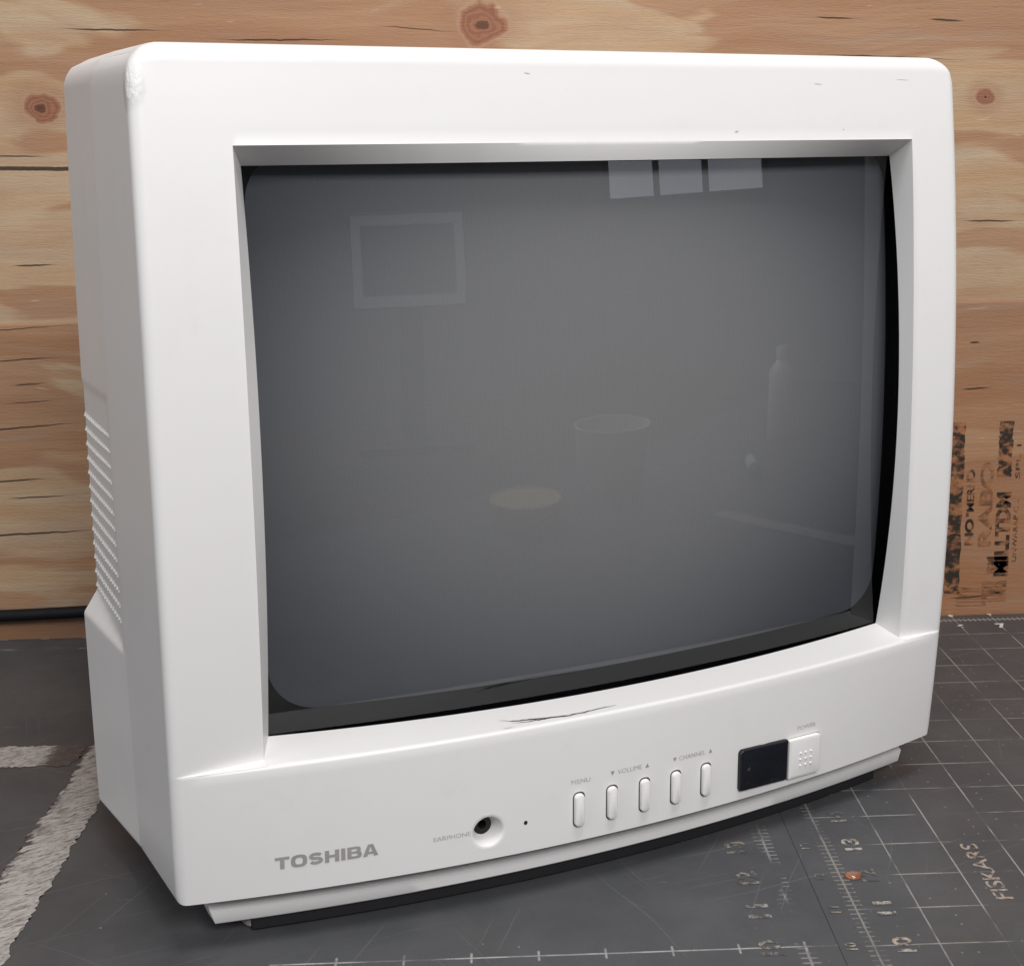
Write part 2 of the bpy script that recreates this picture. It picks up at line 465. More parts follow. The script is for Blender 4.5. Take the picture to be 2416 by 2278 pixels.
def m_band():
    k = NT('abraded_white_band')
    co = k.coord()
    X, Y, Z = k.sep(co)
    x = k.mul(X, 1 / IN); y = k.mul(Y, 1 / IN)
    u = k.add(k.mul(x, 0.80), k.mul(y, 0.60)); v = k.sub(k.mul(y, 0.80), k.mul(x, 0.60))
    n = k.noise(k.vec(k.mul(u, 2.6), k.mul(v, 9.0), 0.0), 1, 5, 0.68, 0.6)
    n2 = k.noise(k.vec(k.mul(u, 7.0), k.mul(v, 22.0), 4.0), 1, 4, 0.65, 0.4)
    big = k.noise(k.vec(k.mul(x, 0.7), k.mul(y, 0.55), 2.0), 1, 3, 0.6)
    c = k.mix(k.rng(n, 0.30, 0.58), (0.22, 0.20, 0.185), (0.50, 0.465, 0.44))
    c = k.mix(k.rng(n2, 0.56, 0.70, 0, 0.75), c, (0.58, 0.55, 0.52))
    c = k.mix(k.rng(n2, 0.44, 0.33, 0, 0.85), c, (0.055, 0.045, 0.038))
    c = k.mix(k.rng(k.add(big, k.mul(k.sub(n, 0.5), 0.5)), 0.58, 0.70, 0, 0.8), c, (0.11, 0.105, 0.105))
    edge = k.add(x, k.mul(k.sub(n, 0.5), 0.9))
    gone = k.mul(k.rng(edge, -14.62, -14.40), k.rng(edge, -13.72, -13.86))
    c = k.mix(k.mul(gone, 0.92), c, k.mix(k.rng(n2, 0.4, 0.65), (0.062, 0.052, 0.049), (0.125, 0.092, 0.080)))
    return k.fin(c, 0.65, k.bump(k.add(n, k.mul(n2, 0.7)), 0.8, 0.0016), 0.3)
BAND = m_band()

def m_stamp(name, col, lo, hi, sx=150.0, sz=240.0):
    k = NT(name)
    co = k.coord()
    x, y, z = k.sep(co)
    n = k.noise(k.vec(k.mul(x, sx), 2.0, k.mul(z, sz)), 1, 4, 0.6)
    n2 = k.noise(k.vec(k.mul(x, 60.0), 5.0, k.mul(z, 90.0)), 1, 3, 0.65)
    w = k.noise(k.vec(k.mul(x, 9.0), 7.0, k.mul(z, 420.0)), 1, 4, 0.65)
    f = k.rng(k.add(k.mul(n, 0.6), k.mul(n2, 0.5)), lo, hi)
    wood = k.mix(k.rng(w, 0.4, 0.7), (0.37, 0.170, 0.078), (0.26, 0.112, 0.055))
    return k.fin(k.mix(f, wood, col), 0.6, k.bump(w, 0.4, 0.0006), 0.3)
STAMP = m_stamp('black_stamp_ink', (0.034, 0.024, 0.019), 0.455, 0.60)
STAMPF = m_stamp('faded_stamp_ink', (0.15, 0.078, 0.048), 0.48, 0.68)

# ------------------------------------------------------------------ text
def text2d(s, size, offset=0.0, sx=1.0, spacing=1.0):
    cu = bpy.data.curves.new('t', 'FONT')
    cu.body = s
    cu.size = size
    cu.offset = offset
    cu.space_character = spacing
    cu.align_x = 'LEFT'
    cu.resolution_u = 6
    cu.fill_mode = 'FRONT'
    ob = bpy.data.objects.new('t', cu)
    COL.objects.link(ob)
    dg = bpy.context.evaluated_depsgraph_get()
    me = bpy.data.meshes.new_from_object(ob.evaluated_get(dg))
    vs = [(v.co.x * sx, v.co.y) for v in me.vertices]
    fs = [tuple(p.vertices) for p in me.polygons]
    bpy.data.objects.remove(ob, do_unlink=True)
    bpy.data.curves.remove(cu)
    bpy.data.meshes.remove(me)
    return vs, fs

def fit_text(s, x0, x1, y0, y1, offset=0.0, spacing=1.0):
    """text stretched into the box x0..x1, y0..y1"""
    vs, fs = text2d(s, 1.0, offset, 1.0, spacing)
    ax = min(v[0] for v in vs); bx = max(v[0] for v in vs)
    ay = min(v[1] for v in vs); by = max(v[1] for v in vs)
    return [(lerp(x0, x1, (v[0] - ax) / (bx - ax)), lerp(y0, y1, (v[1] - ay) / (by - ay))) for v in vs], fs

# ================================================================== SETTING
def box(name, a, b, mat, parent=None, bev=0.0):
    bm = bmesh.new()
    bmesh.ops.create_cube(bm, size=1)
    for v in bm.verts:
        v.co = Vector([lerp(a[i], b[i], v.co[i] + 0.5) for i in range(3)])
    if bev:
        bmesh.ops.bevel(bm, geom=list(bm.edges), offset=bev, segments=2, affect='EDGES', profile=0.5)
    me = bpy.data.meshes.new(name)
    bm.to_mesh(me); bm.free()
    return link(name, me, mat, parent)

YW = 0.6215
bench = box('workbench_top', (-1.2, -0.75, -0.035), (1.2, YW + 0.03, -0.0028), BENCH)
tag(bench, kind='structure')
wall = box('wall', (-1.2, YW + 0.0125, -0.03), (1.2, YW + 0.03, 1.0), BACKING)
tag(wall, kind='structure')

def board(z0, z1, tilt, proud, mat):
    # long sheet with a softly broken upper and lower arris, slightly uneven edge
    prof = [(0.012, 0), (0.0012, 0), (0.0003, 0.0004), (0, 0.0014)]
    n = 90
    vs = []; fs = []
    rnd = random.Random(int(z0 * 1000))
    dz = [rnd.uniform(-.0003, .0003) for _ in range(n + 1)]
    for i in range(n + 1):
        x = lerp(-1.15, 1.15, i / n)
        ring = [(YW - proud + a, z0 + b + tilt * (x + 0.14)) for a, b in prof]
        ring += [(YW - proud + a, z1 - b + tilt * (x + 0.14) + dz[i]) for a, b in reversed(prof)]
        vs += [(x, yy, zz) for yy, zz in ring]
    m = 8
    for i in range(n):
        for j in range(m - 1):
            fs.append((i * m + j, (i + 1) * m + j, (i + 1) * m + j + 1, i * m + j + 1))
    return mesh('board', vs, fs, mat, wall)
b_lo = board(-0.010, 0.2020, 0.0065, 0.0016, WOOD_LO)
b_up = board(0.1900, 0.95, 0.0065, 0.0, WOOD_UP)

# ---- cutting mats
def mat_obj(name, x0, x1, y0, y1, m):
    return box(name, (x0, y0, -0.0026), (x1, y1, 0.0), m, None, 0.0003)
mat_r = mat_obj('cutting_mat', -0.5262 * IN, 1.1, -0.16, YW - 0.0022, MAT_R)
tag(mat_r, 'grey cutting mat with clear inch grid, to the right of the seam', 'cutting mat', 'cutting mats under the television')
mat_l = mat_obj('cutting_mat', -1.1, -0.5278 * IN, -0.16, YW - 0.0022, MAT_L)
tag(mat_l, 'worn dark cutting mat with abraded white bands, left of the seam under the television', 'cutting mat', 'cutting mats under the television')

def mat_text(s, u0, u1, v0, v1, mat, parent, mode, offset=0.0, name='number', spacing=1.0):
    """box in inches; mode 'away': reads away from the viewer (+Y), glyph tops towards -X; 'up': upright"""
    if mode == 'away':
        vs, fs = fit_text(s, v0, v1, 0, 1, offset, spacing)
        vv = [(lerp(u1, u0, b) * IN, a * IN, 0.00018) for a, b in vs]
    else:
        vs, fs = fit_text(s, u0, u1, v0, v1, offset, spacing)
        vv = [(a * IN, b * IN, 0.00018) for a, b in vs]
    return mesh(name, vv, fs, mat, parent)

for n in range(8, 16):
    mat_text(str(n), 0.30, 0.60, n - 0.19, n + 0.20, INK if n in (10, 11, 13) else INKF, mat_r, 'away', 0.03)
    if n < 14:
        mat_text(str(n), -0.43, -0.26, n - 0.09, n + 0.10, INKF if n != 10 else INK, mat_r, 'away', 0.02)
    mat_text(str(n + 0), -1.72, -1.36, n - 0.16, n + 0.24, INKF, mat_l, 'away', 0.035)
for n in range(0, 16):
    mat_text(str(n), n - 0.11, n + 0.13, 23.36, 23.68, INKW, mat_r, 'up', 0.045)
def disc_mesh(name, cx, cy, z, rx, ry, n, mat, parent, tri=False):
    if tri:
        vs = [(cx - rx, cy + ry, z), (cx + rx, cy + ry, z), (cx + rx * 0.4, cy - ry, z)]
        return mesh(name, vs, [(0, 1, 2)], mat, parent)
    vs = [(cx + rx * cos(2 * pi * i / n), cy + ry * sin(2 * pi * i / n), z) for i in range(n)]
    return mesh(name, vs, [tuple(range(n))], mat, parent)
for n in range(5, 9):
    disc_mesh('edge_mark', n * IN, 24.32 * IN, 0.00018, 0.0016, 0.0018, 12, INKW, mat_r, tri=(n % 2 == 1))
mat_text('FISKARS', 2.28, 2.57, 11.14, 12.92, m_wornink('worn_logo_ink', (0.36, 0.31, 0.28), 0.38, 0.58, 7.0), mat_r, 'away', 0.012, 'lettering', 0.95)

def band(points, name='worn_band'):
    """ragged flat marking, outline in inches"""
    out = []
    rnd = random.Random(5)
    for i in range(len(points)):
        a = points[i]; b = points[(i + 1) % len(points)]
        L = math.hypot(b[0] - a[0], b[1] - a[1])
        n = max(2, int(L / 0.06))
        nx, ny = (b[1] - a[1]) / L, -(b[0] - a[0]) / L
        w = 0
        for j in range(n):
            t = j / n
            w = 0.6 * w + rnd.uniform(-0.035, 0.035)
            out.append((lerp(a[0], b[0], t) + nx * w, lerp(a[1], b[1], t) + ny * w))
    me = bpy.data.meshes.new(name)
    bm = bmesh.new()
    vs = [bm.verts.new((p[0] * IN, p[1] * IN, 0.00025)) for p in out]
    f = bm.faces.new(vs)
    bmesh.ops.triangulate(bm, faces=[f])
    bmesh.ops.recalc_face_normals(bm, faces=bm.faces)
    for f in bm.faces:
        if f.normal.z < 0: f.normal_flip()
    bm.to_mesh(me); bm.free()
    return link(name, me, BAND, mat_l)
band([(-18.6, 17.05), (-14.0, 17.04), (-13.88, 17.5), (-13.92, 18.0), (-18.6, 17.98)])
band([(-13.90, 9.0), (-12.98, 9.0), (-12.95, 14.0), (-12.93, 17.0), (-12.95, 18.03), (-13.84, 18.0), (-13.80, 16.5), (-13.86, 13.0)])

# ---- lumber stamp on the lower board (reads upwards)
YS = YW - 0.0016 - 0.00025
def stamp_box(x0, x1, z0, z1, mat, name='stamp_bar', seed=1, rag=0.0006):
    rnd = random.Random(seed)
    n = 26
    L = []; R = []
    for i in range(n + 1):
        z = lerp(z0, z1, i / n)
        L.append((x0 + rnd.uniform(-rag, rag), YS, z)); R.append((x1 + rnd.uniform(-rag, rag), YS, z))
    vs = L + R
    fs = [(i, i + n + 1, i + n + 2, i + 1) for i in range(n)]
    return mesh(name, vs, fs, mat, b_lo)
def stamp_text(s, x0, x1, z0, z1, mat, offset=0.0, name='stamp_letters'):
    """reads upwards, glyph tops towards -X; stretched in the box"""
    vs, fs = fit_text(s, 0, 1, 0, 1, offset)
    vv = [(lerp(x1, x0, b), YS, lerp(z0, z1, a)) for a, b in vs]
    return mesh(name, vv, fs, mat, b_lo)
stamp_box(0.1480, 0.1578, 0.0145, 0.127, STAMP, seed=2)
stamp_text('NO', 0.1602, 0.1660, 0.0465, 0.0640, STAMP, 0.05)
stamp_text('"MERI', 0.1605, 0.1655, 0.0655, 0.0860, STAMP, 0.02)
stamp_text('D', 0.1602, 0.1655, 0.0885, 0.0965, STAMP, 0.03)
stamp_text('RABO', 0.1690, 0.1775, 0.0455, 0.1010, STAMPF, 0.03)
stamp_box(0.1800, 0.1888, 0.0910, 0.1272, STAMP, seed=3)
stamp_text('MILLTDM', 0.1800, 0.1895, 0.0255, 0.0810, STAMP, 0.05)
stamp_box(0.1760, 0.1890, 0.0275, 0.0385, STAMP, seed=4, rag=0.0012)
stamp_text('LUMBER', 0.1730, 0.1890, 0.0085, 0.0225, STAMPF, 0.02)
stamp_text('UNWARAP C ..', 0.1915, 0.1945, 0.0350, 0.0760, STAMP, 0.0)
stamp_text('SPL 1', 0.1915, 0.1945, 0.0900, 0.1120, STAMP, 0.0)
stamp_text('LI LOY', 0.1560, 0.1760, 0.0060, 0.0190, STAMPF, 0.0)

# ---- black cable along the wall
def tube(name, pts, r, mat, parent=None, n=12):
    P = [Vector(p) for p in pts]
    # Catmull-Rom resample
    Q = []
    for i in range(len(P) - 1):
        p0 = P[max(i - 1, 0)]; p1 = P[i]; p2 = P[i + 1]; p3 = P[min(i + 2, len(P) - 1)]
        for j in range(10):
            t = j / 10
            Q.append(0.5 * ((2 * p1) + (p2 - p0) * t + (2 * p0 - 5 * p1 + 4 * p2 - p3) * t * t + (3 * p1 - p0 - 3 * p2 + p3) * t ** 3))
    Q.append(P[-1])
    vs = []; fs = []
    up = Vector((0, 0, 1))
    for i, q in enumerate(Q):
        d = (Q[min(i + 1, len(Q) - 1)] - Q[max(i - 1, 0)]).normalized()
        s = d.cross(up)
        if s.length < 1e-4: s = Vector((1, 0, 0))
        s.normalize(); u = s.cross(d)
        for j in range(n):
            a = 2 * pi * j / n
            vs.append(q + s * cos(a) * r + u * sin(a) * r)
    for i in range(len(Q) - 1):
        for j in range(n):
            fs.append((i * n + j, i * n + (j + 1) % n, (i + 1) * n + (j + 1) % n, (i + 1) * n + j))
    fs.append(tuple(range(n))[::-1]); fs.append(tuple((len(Q) - 1) * n + j for j in range(n)))
    return mesh(name, vs, fs, mat, parent, True, 50)
cab = tube('power_cable', [(-0.95, 0.606, 0.0040), (-0.72, 0.610, 0.0100), (-0.52, 0.6135, 0.0166), (-0.44, 0.6140, 0.0176), (-0.38, 0.6125, 0.0200), (-0.33, 0.607, 0.0235), (-0.29, 0.600, 0.0280), (-0.26, 0.592, 0.0350), (-0.235, 0.581, 0.0500)], 0.0038, CABLE)
tag(cab, 'black power cable running along the foot of the plywood wall', 'cable')

# ---- amber droplet on the mat
def droplet():
    k = NT('amber_resin')
    co = k.coord()
    k.fin(k.mix(k.rng(k.noise(co, 400, 3), 0.35, 0.65), (0.30, 0.125, 0.065), (0.22, 0.085, 0.045)), 0.08)
    k.b.inputs['Coat Weight'].default_value = 0.6
    vs = []; fs = []
    N = 24; prof = [(1.0, 0.0), (0.99, 0.25), (0.9, 0.55), (0.72, 0.80), (0.45, 0.94), (0.2, 1.0)]
    for (r, h) in prof:
        for i in range(N):
            a = 2 * pi * i / N
            vs.append((0.0037 * r * cos(a) * (1 + .06 * sin(3 * a)), 0.0030 * r * sin(a), 0.0017 * h))
    for j in range(len(prof) - 1):
        for i in range(N):
            fs.append((j * N + i, j * N + (i + 1) % N, (j + 1) * N + (i + 1) % N, (j + 1) * N + i))
    fs.append(tuple((len(prof) - 1) * N + i for i in range(N)))
    o = mesh('amber_droplet', vs, fs, k.m, None, True, 60)
    o.location = (0.205 * IN, 11.98 * IN, 0.0002)
    return tag(o, 'small shiny amber resin droplet on the mat ruler', 'droplet')
droplet()

# ================================================================== TELEVISION
TX, TY, TYAW = -0.0976734, 0.3272472, 0.3856186
tv = empty('television', (TX, TY, 0), TYAW)
tag(tv, 'white cathode-ray television with a dark grey screen, standing on the cutting mats', 'television')

W = 0.352747; SB = 0.001036; FB = 0.008431
ZT = 0.330852; ZB = 0.021312; ZC = 0.074812
CB = 0.020278; CC = 0.016235
XL = -0.143952; XR = 0.151956; ZO = 0.302390
DIN = 0.010517; IXL = -0.138573; IXR = 0.150503; IZT = 0.295230; IZB = 0.077730
IBX = 0.011377; IBZ = 0.011372; DMID = 0.002184
ZM = 0.5 * (ZT + ZB); HZ = 0.5 * (ZT - ZB)
SEAM = 0.050

def fy(z):
    t = (z - ZM) / HZ
    return -FB * (1 - min(t * t, 1.0))
def hw(z):
    t = (z - ZM) / HZ
    return W / 2 + SB * (1 - min(t * t, 1.0))
def par(x):
    return max(0.0, 1 - (2 * x / W) ** 2)
def panel_y(x, z):
    t = min(max((z - ZB) / (ZC - ZB), 0), 1)
    return fy(z) - lerp(CB, CC, t) * par(x)
def yin(x, z):
    tx = 2 * (x - IXL) / (IXR - IXL) - 1
    tz = 2 * (z - IZB) / (IZT - IZB) - 1
    return DIN - IBX * (1 - min(tx * tx, 1.0)) - IBZ * (1 - min(tz * tz, 1.0))
def izb(x):
    t = 2 * (x - IXL) / (IXR - IXL) - 1
    return IZB - DMID * (1 - min(t * t, 1.0))

# round the cabinet corners seen from the front
def corner(x, z, X, ztop, zbot, Rt, Rb):
    s = 1 if x >= 0 else -1
    ax = abs(x)
    if ax > X - Rt and z > ztop - Rt:
        a = min((ax - (X - Rt)) / Rt, 1.0); b = min((z - (ztop - Rt)) / Rt, 1.0)
        ax = X - Rt + Rt * a * math.sqrt(1 - b * b / 2)
        z = ztop - Rt + Rt * b * math.sqrt(1 - a * a / 2)
    elif ax > X - Rb and z < zbot + Rb:
        a = min((ax - (X - Rb)) / Rb, 1.0); b = min(((zbot + Rb) - z) / Rb, 1.0)
        ax = X - Rb + Rb * a * math.sqrt(1 - b * b / 2)
        z = zbot + Rb - Rb * b * math.sqrt(1 - a * a / 2)
    return s * ax, z

EX0, EX1, EZ0, EZ1 = -0.0675, -0.0515, 0.0258, 0.0418     # earphone jack cut-out in the panel

def build_bezel():
    RS = 0.0042; RT = 0.0070; RB = 0.0016
    cols = []
    NR = 7
    for i in range(NR): cols.append(('rl', (NR - i) / NR * pi / 2))
    for i in range(9): cols.append(('fl', i / 9))
    EC = 0.0011
    cols.append(('fle', 0))
    NW = 7
    for i in range(NW): cols.append(('wl', i / (NW - 1)))
    ix = [lerp(IXL, IXR, i / 48) for i in range(1, 48)]
    ix = [v for v in ix if not (EX0 - 0.002 < v < EX1 + 0.002)] + [EX0, EX1]
    for v in sorted(ix): cols.append(('in', v))
    for i in range(NW): cols.append(('wr', 1 - i / (NW - 1)))
    cols.append(('fre', 0))
    for i in range(9): cols.append(('fr', (i + 1) / 9))
    for i in range(NR): cols.append(('rr', (i + 1) / NR * pi / 2))
    rows = []
    NB = 4
    for i in range(NB): rows.append(('rb', (NB - i) / NB * pi / 2))
    for v in (ZB + 0.0005, EZ0, EZ1, 0.047, 0.053, 0.059, 0.065, 0.070, ZC - 0.0012): rows.append(('p', v))
    rows.append(('cr', 0))
    for i in range(5): rows.append(('sh', (0.03, 0.10, 0.4, 0.7, 1.0)[i]))
    for i in range(1, 22): rows.append(('mid', i / 22))
    for i in range(NW): rows.append(('tw', 1 - i / (NW - 1)))
    rows.append(('fte', 0))
    for i in range(7): rows.append(('ft', (i + 1) / 7))
    NTP = 9
    for i in range(NTP): rows.append(('rt', (i + 1) / NTP * pi / 2))

    def colx(c, z):
        kd, v = c
        h = hw(z)
        if kd == 'rl': return -(h - 0.6 * RS + RS * sin(v)), RS * (1 - cos(v)), 0
        if kd == 'rr': return (h - 0.8 * RS + RS * sin(v)), RS * (1 - cos(v)), 0
        if kd == 'fl': return lerp(-(h - 0.6 * RS), XL - EC, v), 0, 0
        if kd == 'fle': return XL - EC * 0.35, 0, 0
        if kd == 'fr': return lerp(XR + EC, h - 0.8 * RS, v), 0, 0
        if kd == 'fre': return XR + EC * 0.35, 0, 0
        if kd == 'wl': return lerp(XL, IXL, v), 0, v
        if kd == 'wr': return lerp(XR, IXR, v), 0, v
        return v, 0, 1.0

    def point(c, r):
        kd, v = r
        zn = {'rb': ZB, 'p': v, 'cr': ZC, 'sh': ZC, 'mid': lerp(IZB, IZT, v), 'tw': ZO, 'fte': ZO, 'ft': lerp(ZO, ZT, v), 'rt': ZT}[kd]
        x, dy, wx = colx(c, zn)
        xe = XL if (c[0] in ('rl', 'fl', 'fle')) else XR if c[0] in ('rr', 'fr', 'fre') else x
        inner = c[0] == 'in'
        EC_ = 0.0004 if wx == 0 or True else 0
        if kd == 'rb':
            z = ZB + RB * (1 - sin(v)); y = panel_y(x, z) + RB * (1 - cos(v)) + dy
        elif kd == 'p':
            z = v; y = panel_y(x, z) + dy
        else:
            yp = panel_y(x, ZC)
            yend = lerp(fy(ZC), yin(x, izb(x)), wx) if not inner else yin(x, izb(x))
            xk = min(max(x, IXL), IXR)
            kk = (izb(xk) - ZC) / max(yin(xk, izb(xk)) - panel_y(xk, ZC), 0.004)
            zend = ZC + kk * (yend - yp)
            if kd == 'cr':
                z = ZC - 0.0003; y = yp + 0.0003 * (1 if yend - yp > 0.001 else 0) + dy
            elif kd == 'sh':
                z = lerp(ZC, zend, v); y = lerp(yp, yend, v) + dy
                if v < 0.05: y = max(y, yp + 0.0007 * min((yend - yp) / 0.003, 1)) + 0
            elif kd == 'mid':
                z = lerp(zend, IZT, v)
                x, dy, wx = colx(c, z)
                y = lerp(fy(z), yin(x, z), wx) + dy + (0.00012 if c[0] in ('fle', 'fre') else 0)
            elif kd == 'tw':
                z = lerp(ZO, IZT, v)
                x, dy, wx = colx(c, z)
                w = min(wx, v)
                y = lerp(fy(z), yin(x, IZT if inner else z), w) + dy
            elif kd == 'fte':
                z = ZO + EC * 0.35; y = fy(z) + dy + (0.00012 if wx > 0 else 0)
            elif kd == 'ft':
                z = lerp(ZO + EC, ZT, v); x, dy, wx = colx(c, z); y = fy(z) + dy
            else:
                z = ZT + RT * sin(v); y = fy(ZT) + RT * (1 - cos(v)) + dy
        X = hw(z) + (0.4 * RS if x < 0 else 0.2 * RS)
        x, z = corner(x, z, X, ZT + RT, ZB, 0.012, 0.003)
        return (x, y, z)

    nc, nr = len(cols), len(rows)
    vs = [point(c, r) for r in rows for c in cols]
    fs = []
    idx = lambda i, j: j * nc + i
    for j in range(nr - 1):
        for i in range(nc - 1):
            c0, c1 = cols[i], cols[i + 1]; r0, r1 = rows[j], rows[j + 1]
            insidec = all((c[0] == 'in') or (c[0] in ('wl', 'wr') and c[1] == 1.0) for c in (c0, c1))
            isr = lambda r: r[0] == 'mid' or (r[0] == 'sh' and r[1] == 1.0) or (r[0] == 'tw' and r[1] == 1.0)
            if insidec and isr(r0) and isr(r1):
                continue
            if c0 == ('in', EX0) and c1 == ('in', EX1) and r0 == ('p', EZ0):
                continue
            a, b, c, d = idx(i, j), idx(i + 1, j), idx(i + 1, j + 1), idx(i, j + 1)
            if c0[0] == c1[0] == 'wl' and r0[0] == r1[0] == 'tw':
                fs += [(a, b, d), (b, c, d)] if True else []
            elif c0[0] == c1[0] == 'wr' and r0[0] == r1[0] == 'tw':
                fs += [(a, b, c), (a, c, d)]
            else:
                fs.append((a, b, c, d))
    # perimeter pulled back to the seam with an outward flare
    loop = [idx(i, 0) for i in range(nc)] + [idx(nc - 1, j) for j in range(1, nr)] + [idx(i, nr - 1) for i in range(nc - 2, -1, -1)] + [idx(0, j) for j in range(nr - 2, 0, -1)]
    prev = loop
    for q in (0.12, 0.35, 0.68, 1.0):
        cur = []
        for li in loop:
            x, y, z = vs[li]
            yy = lerp(y, SEAM, q)
            xx = x + (x / (W / 2)) * 0.117 * SEAM * q
            cur.append(len(vs)); vs.append((xx, yy, z))
        n = len(loop)
        for m in range(n):
            fs.append((prev[m], prev[(m + 1) % n], cur[(m + 1) % n], cur[m]))
        prev = cur
    # earphone dish: square cut-out -> rim -> cone
    cx, cz = (EX0 + EX1) / 2, (EZ0 + EZ1) / 2
    N = 40
    def ring(r, dep):
        o = []
        for i in range(N):
            a = 2 * pi * (i + 0.5) / N
            px, pz = cx + r * cos(a), cz + r * sin(a)
            o.append(len(vs)); vs.append((px, panel_y(px, pz) + dep, pz))
        return o
    sq = []
    for (px, pz) in ((EX1, EZ0), (EX1, EZ1), (EX0, EZ1), (EX0, EZ0)):
        sq.append(len(vs)); vs.append((px, panel_y(px, pz), pz))
    rx = ring(0.0078, 0.0); r0 = ring(0.0066, 0.0); r1 = ring(0.0063, 0.0002); r2 = ring(0.0060, 0.0008); r3 = ring(0.0040, 0.0062); r4 = ring(0.0038, 0.0068); r5 = ring(0.0038, 0.012)
    for A, B in ((rx, r0), (r0, r1), (r1, r2), (r2, r3), (r3, r4), (r4, r5)):
        for i in range(N): fs.append((A[i], A[(i + 1) % N], B[(i + 1) % N], B[i]))
    for q in range(4):
        # quarter fan: corner q at angle -45+90q
        q4 = N // 4
        base = [(q * q4 - q4 + i) % N for i in range(q4 + 1)]
        # corner order above starts at (+x,-z) = -45 deg
        c = sq[q]
        for i in range(q4): fs.append((c, rx[base[i]], rx[base[i + 1]]))
        fs.append((c, rx[base[-1]], sq[(q + 1) % 4]))
    return mesh('bezel', vs, fs, PLASTIC, tv, True, 38, 1e-6)
bezel = build_bezel()

# ---- back cover
def build_back():
    zt, zb = ZT + 0.0070, ZB
    nz = 300; nx = 40
    def hwy(y, z):
        base = hw(z) + 0.0017 + 0.117 * SEAM - 0.00004
        if y <= 0.101:
            t = (y - SEAM) / 0.05
            up = base + 0.0043 * t
            lo = base + 0.0098 * t
            tt = min(max((y - 0.0535) / 0.048, 0), 1)
            zl = lerp(0.1050, 0.1085, tt)
            s = min(max((z - zl) / (0.0012 + 0.0085 * tt), 0), 1)
            step = 0.0006 * min(max((y - 0.0535) / 0.0012, 0), 1) * (1 if z < 0.205 else min(max((0.2085 - z) / 0.0035, 0), 1))
            return lerp(lo, up - step, s)
        t = (y - 0.101) / (0.262 - 0.101)
        return lerp(hwy(0.101, z) - 0.0015, 0.112, min(t * 1.0, 1))
    ys = [SEAM - 0.0012, SEAM - 0.0004, 0.0528, 0.0535, 0.0541, 0.0548, 0.058, 0.064, 0.072, 0.080, 0.088, 0.096, 0.101, 0.1022, 0.105, 0.115, 0.15, 0.20, 0.255, 0.262, 0.266]
    vs = []; fs = []
    for q, y in enumerate(ys):
        if y <= 0.105: a, b = zb, zt
        else:
            t = (y - 0.105) / 0.16
            a, b = lerp(zb, 0.030, t), lerp(zt, 0.268, t)
        if y > 0.26: a += 0.006 * (y - 0.26) / 0.006; b -= 0.006 * (y - 0.26) / 0.006
        ring = []
        for i in range(nx): ring.append((lerp(-1, 1, i / nx), a, 0))
        for i in range(nz): ring.append((1, lerp(a, b, i / nz), 0))
        for i in range(nx): ring.append((lerp(1, -1, i / nx), b, 0))
        for i in range(nz): ring.append((-1, lerp(b, a, i / nz), 0))
        for (f, z, _) in ring:
            zs = z if y <= 0.105 else lerp(zb, zt, (z - a) / (b - a))
            X = hwy(y, zs)
            if y > 0.26: X -= 0.006 * (y - 0.26) / 0.006
            x, zz = corner(f * X, z, X, b, a, 0.012, 0.003)
            vs.append((x, y, zz))
    m = 2 * nx + 2 * nz
    for q in range(len(ys) - 1):
        for i in range(m):
            fs.append((q * m + i, q * m + (i + 1) % m, (q + 1) * m + (i + 1) % m, (q + 1) * m + i))
    fs.append(tuple((len(ys) - 1) * m + i for i in range(m)))
    o = mesh('back_cover', vs, fs, PLASTIC2, tv, True, 30)
    return o, hwy
back, hwy = build_back()

# ---- ventilation louvres on the recessed side of the back cover
def louvre_mesh():
    w, h, p = 0.00095, 0.0021, 0.0010
    vs = [(0.0004, -w, h), (0.0004, w, h), (-p, -w, -h * 0.75), (-p, w, -h * 0.75), (0.0004, -w, -h), (0.0004, w, -h)]
    fs = [(0, 1, 3, 2), (2, 3, 5, 4), (0, 2, 4), (1, 5, 3), (0, 4, 5, 1)]
    me = bpy.data.meshes.new('vent_slot')
    me.from_pydata(vs, [], fs)
    me.materials.append(m_plain('lit_ledge_white', (0.93, 0.93, 0.92), 0.5, 0, 0.5, 0.02))  # extra white: light on the slot ledges is put into the colour
    bm = bmesh.new(); bm.from_mesh(me); bmesh.ops.recalc_face_normals(bm, faces=bm.faces); bm.to_mesh(me); bm.free()
    return me
lm = louvre_mesh()
for i in range(13):
    for j in range(13):
        y = lerp(0.1005, 0.0560, j / 12)
        z = lerp(0.1945, 0.1210, i / 12) - 0.0018 * (j / 12) * (1 + i / 12)
        o = bpy.data.objects.new('vent_slot', lm)
        COL.objects.link(o)
        o.parent = back
        o.location = (-hwy(y, z) + 0.0003, y, z)
        k = lerp(1.0, 0.50, max(0, (j - 5) / 7))
        o.scale = (0.9, 0.9, k)
        o.rotation_euler = (0, 0, 0.085)

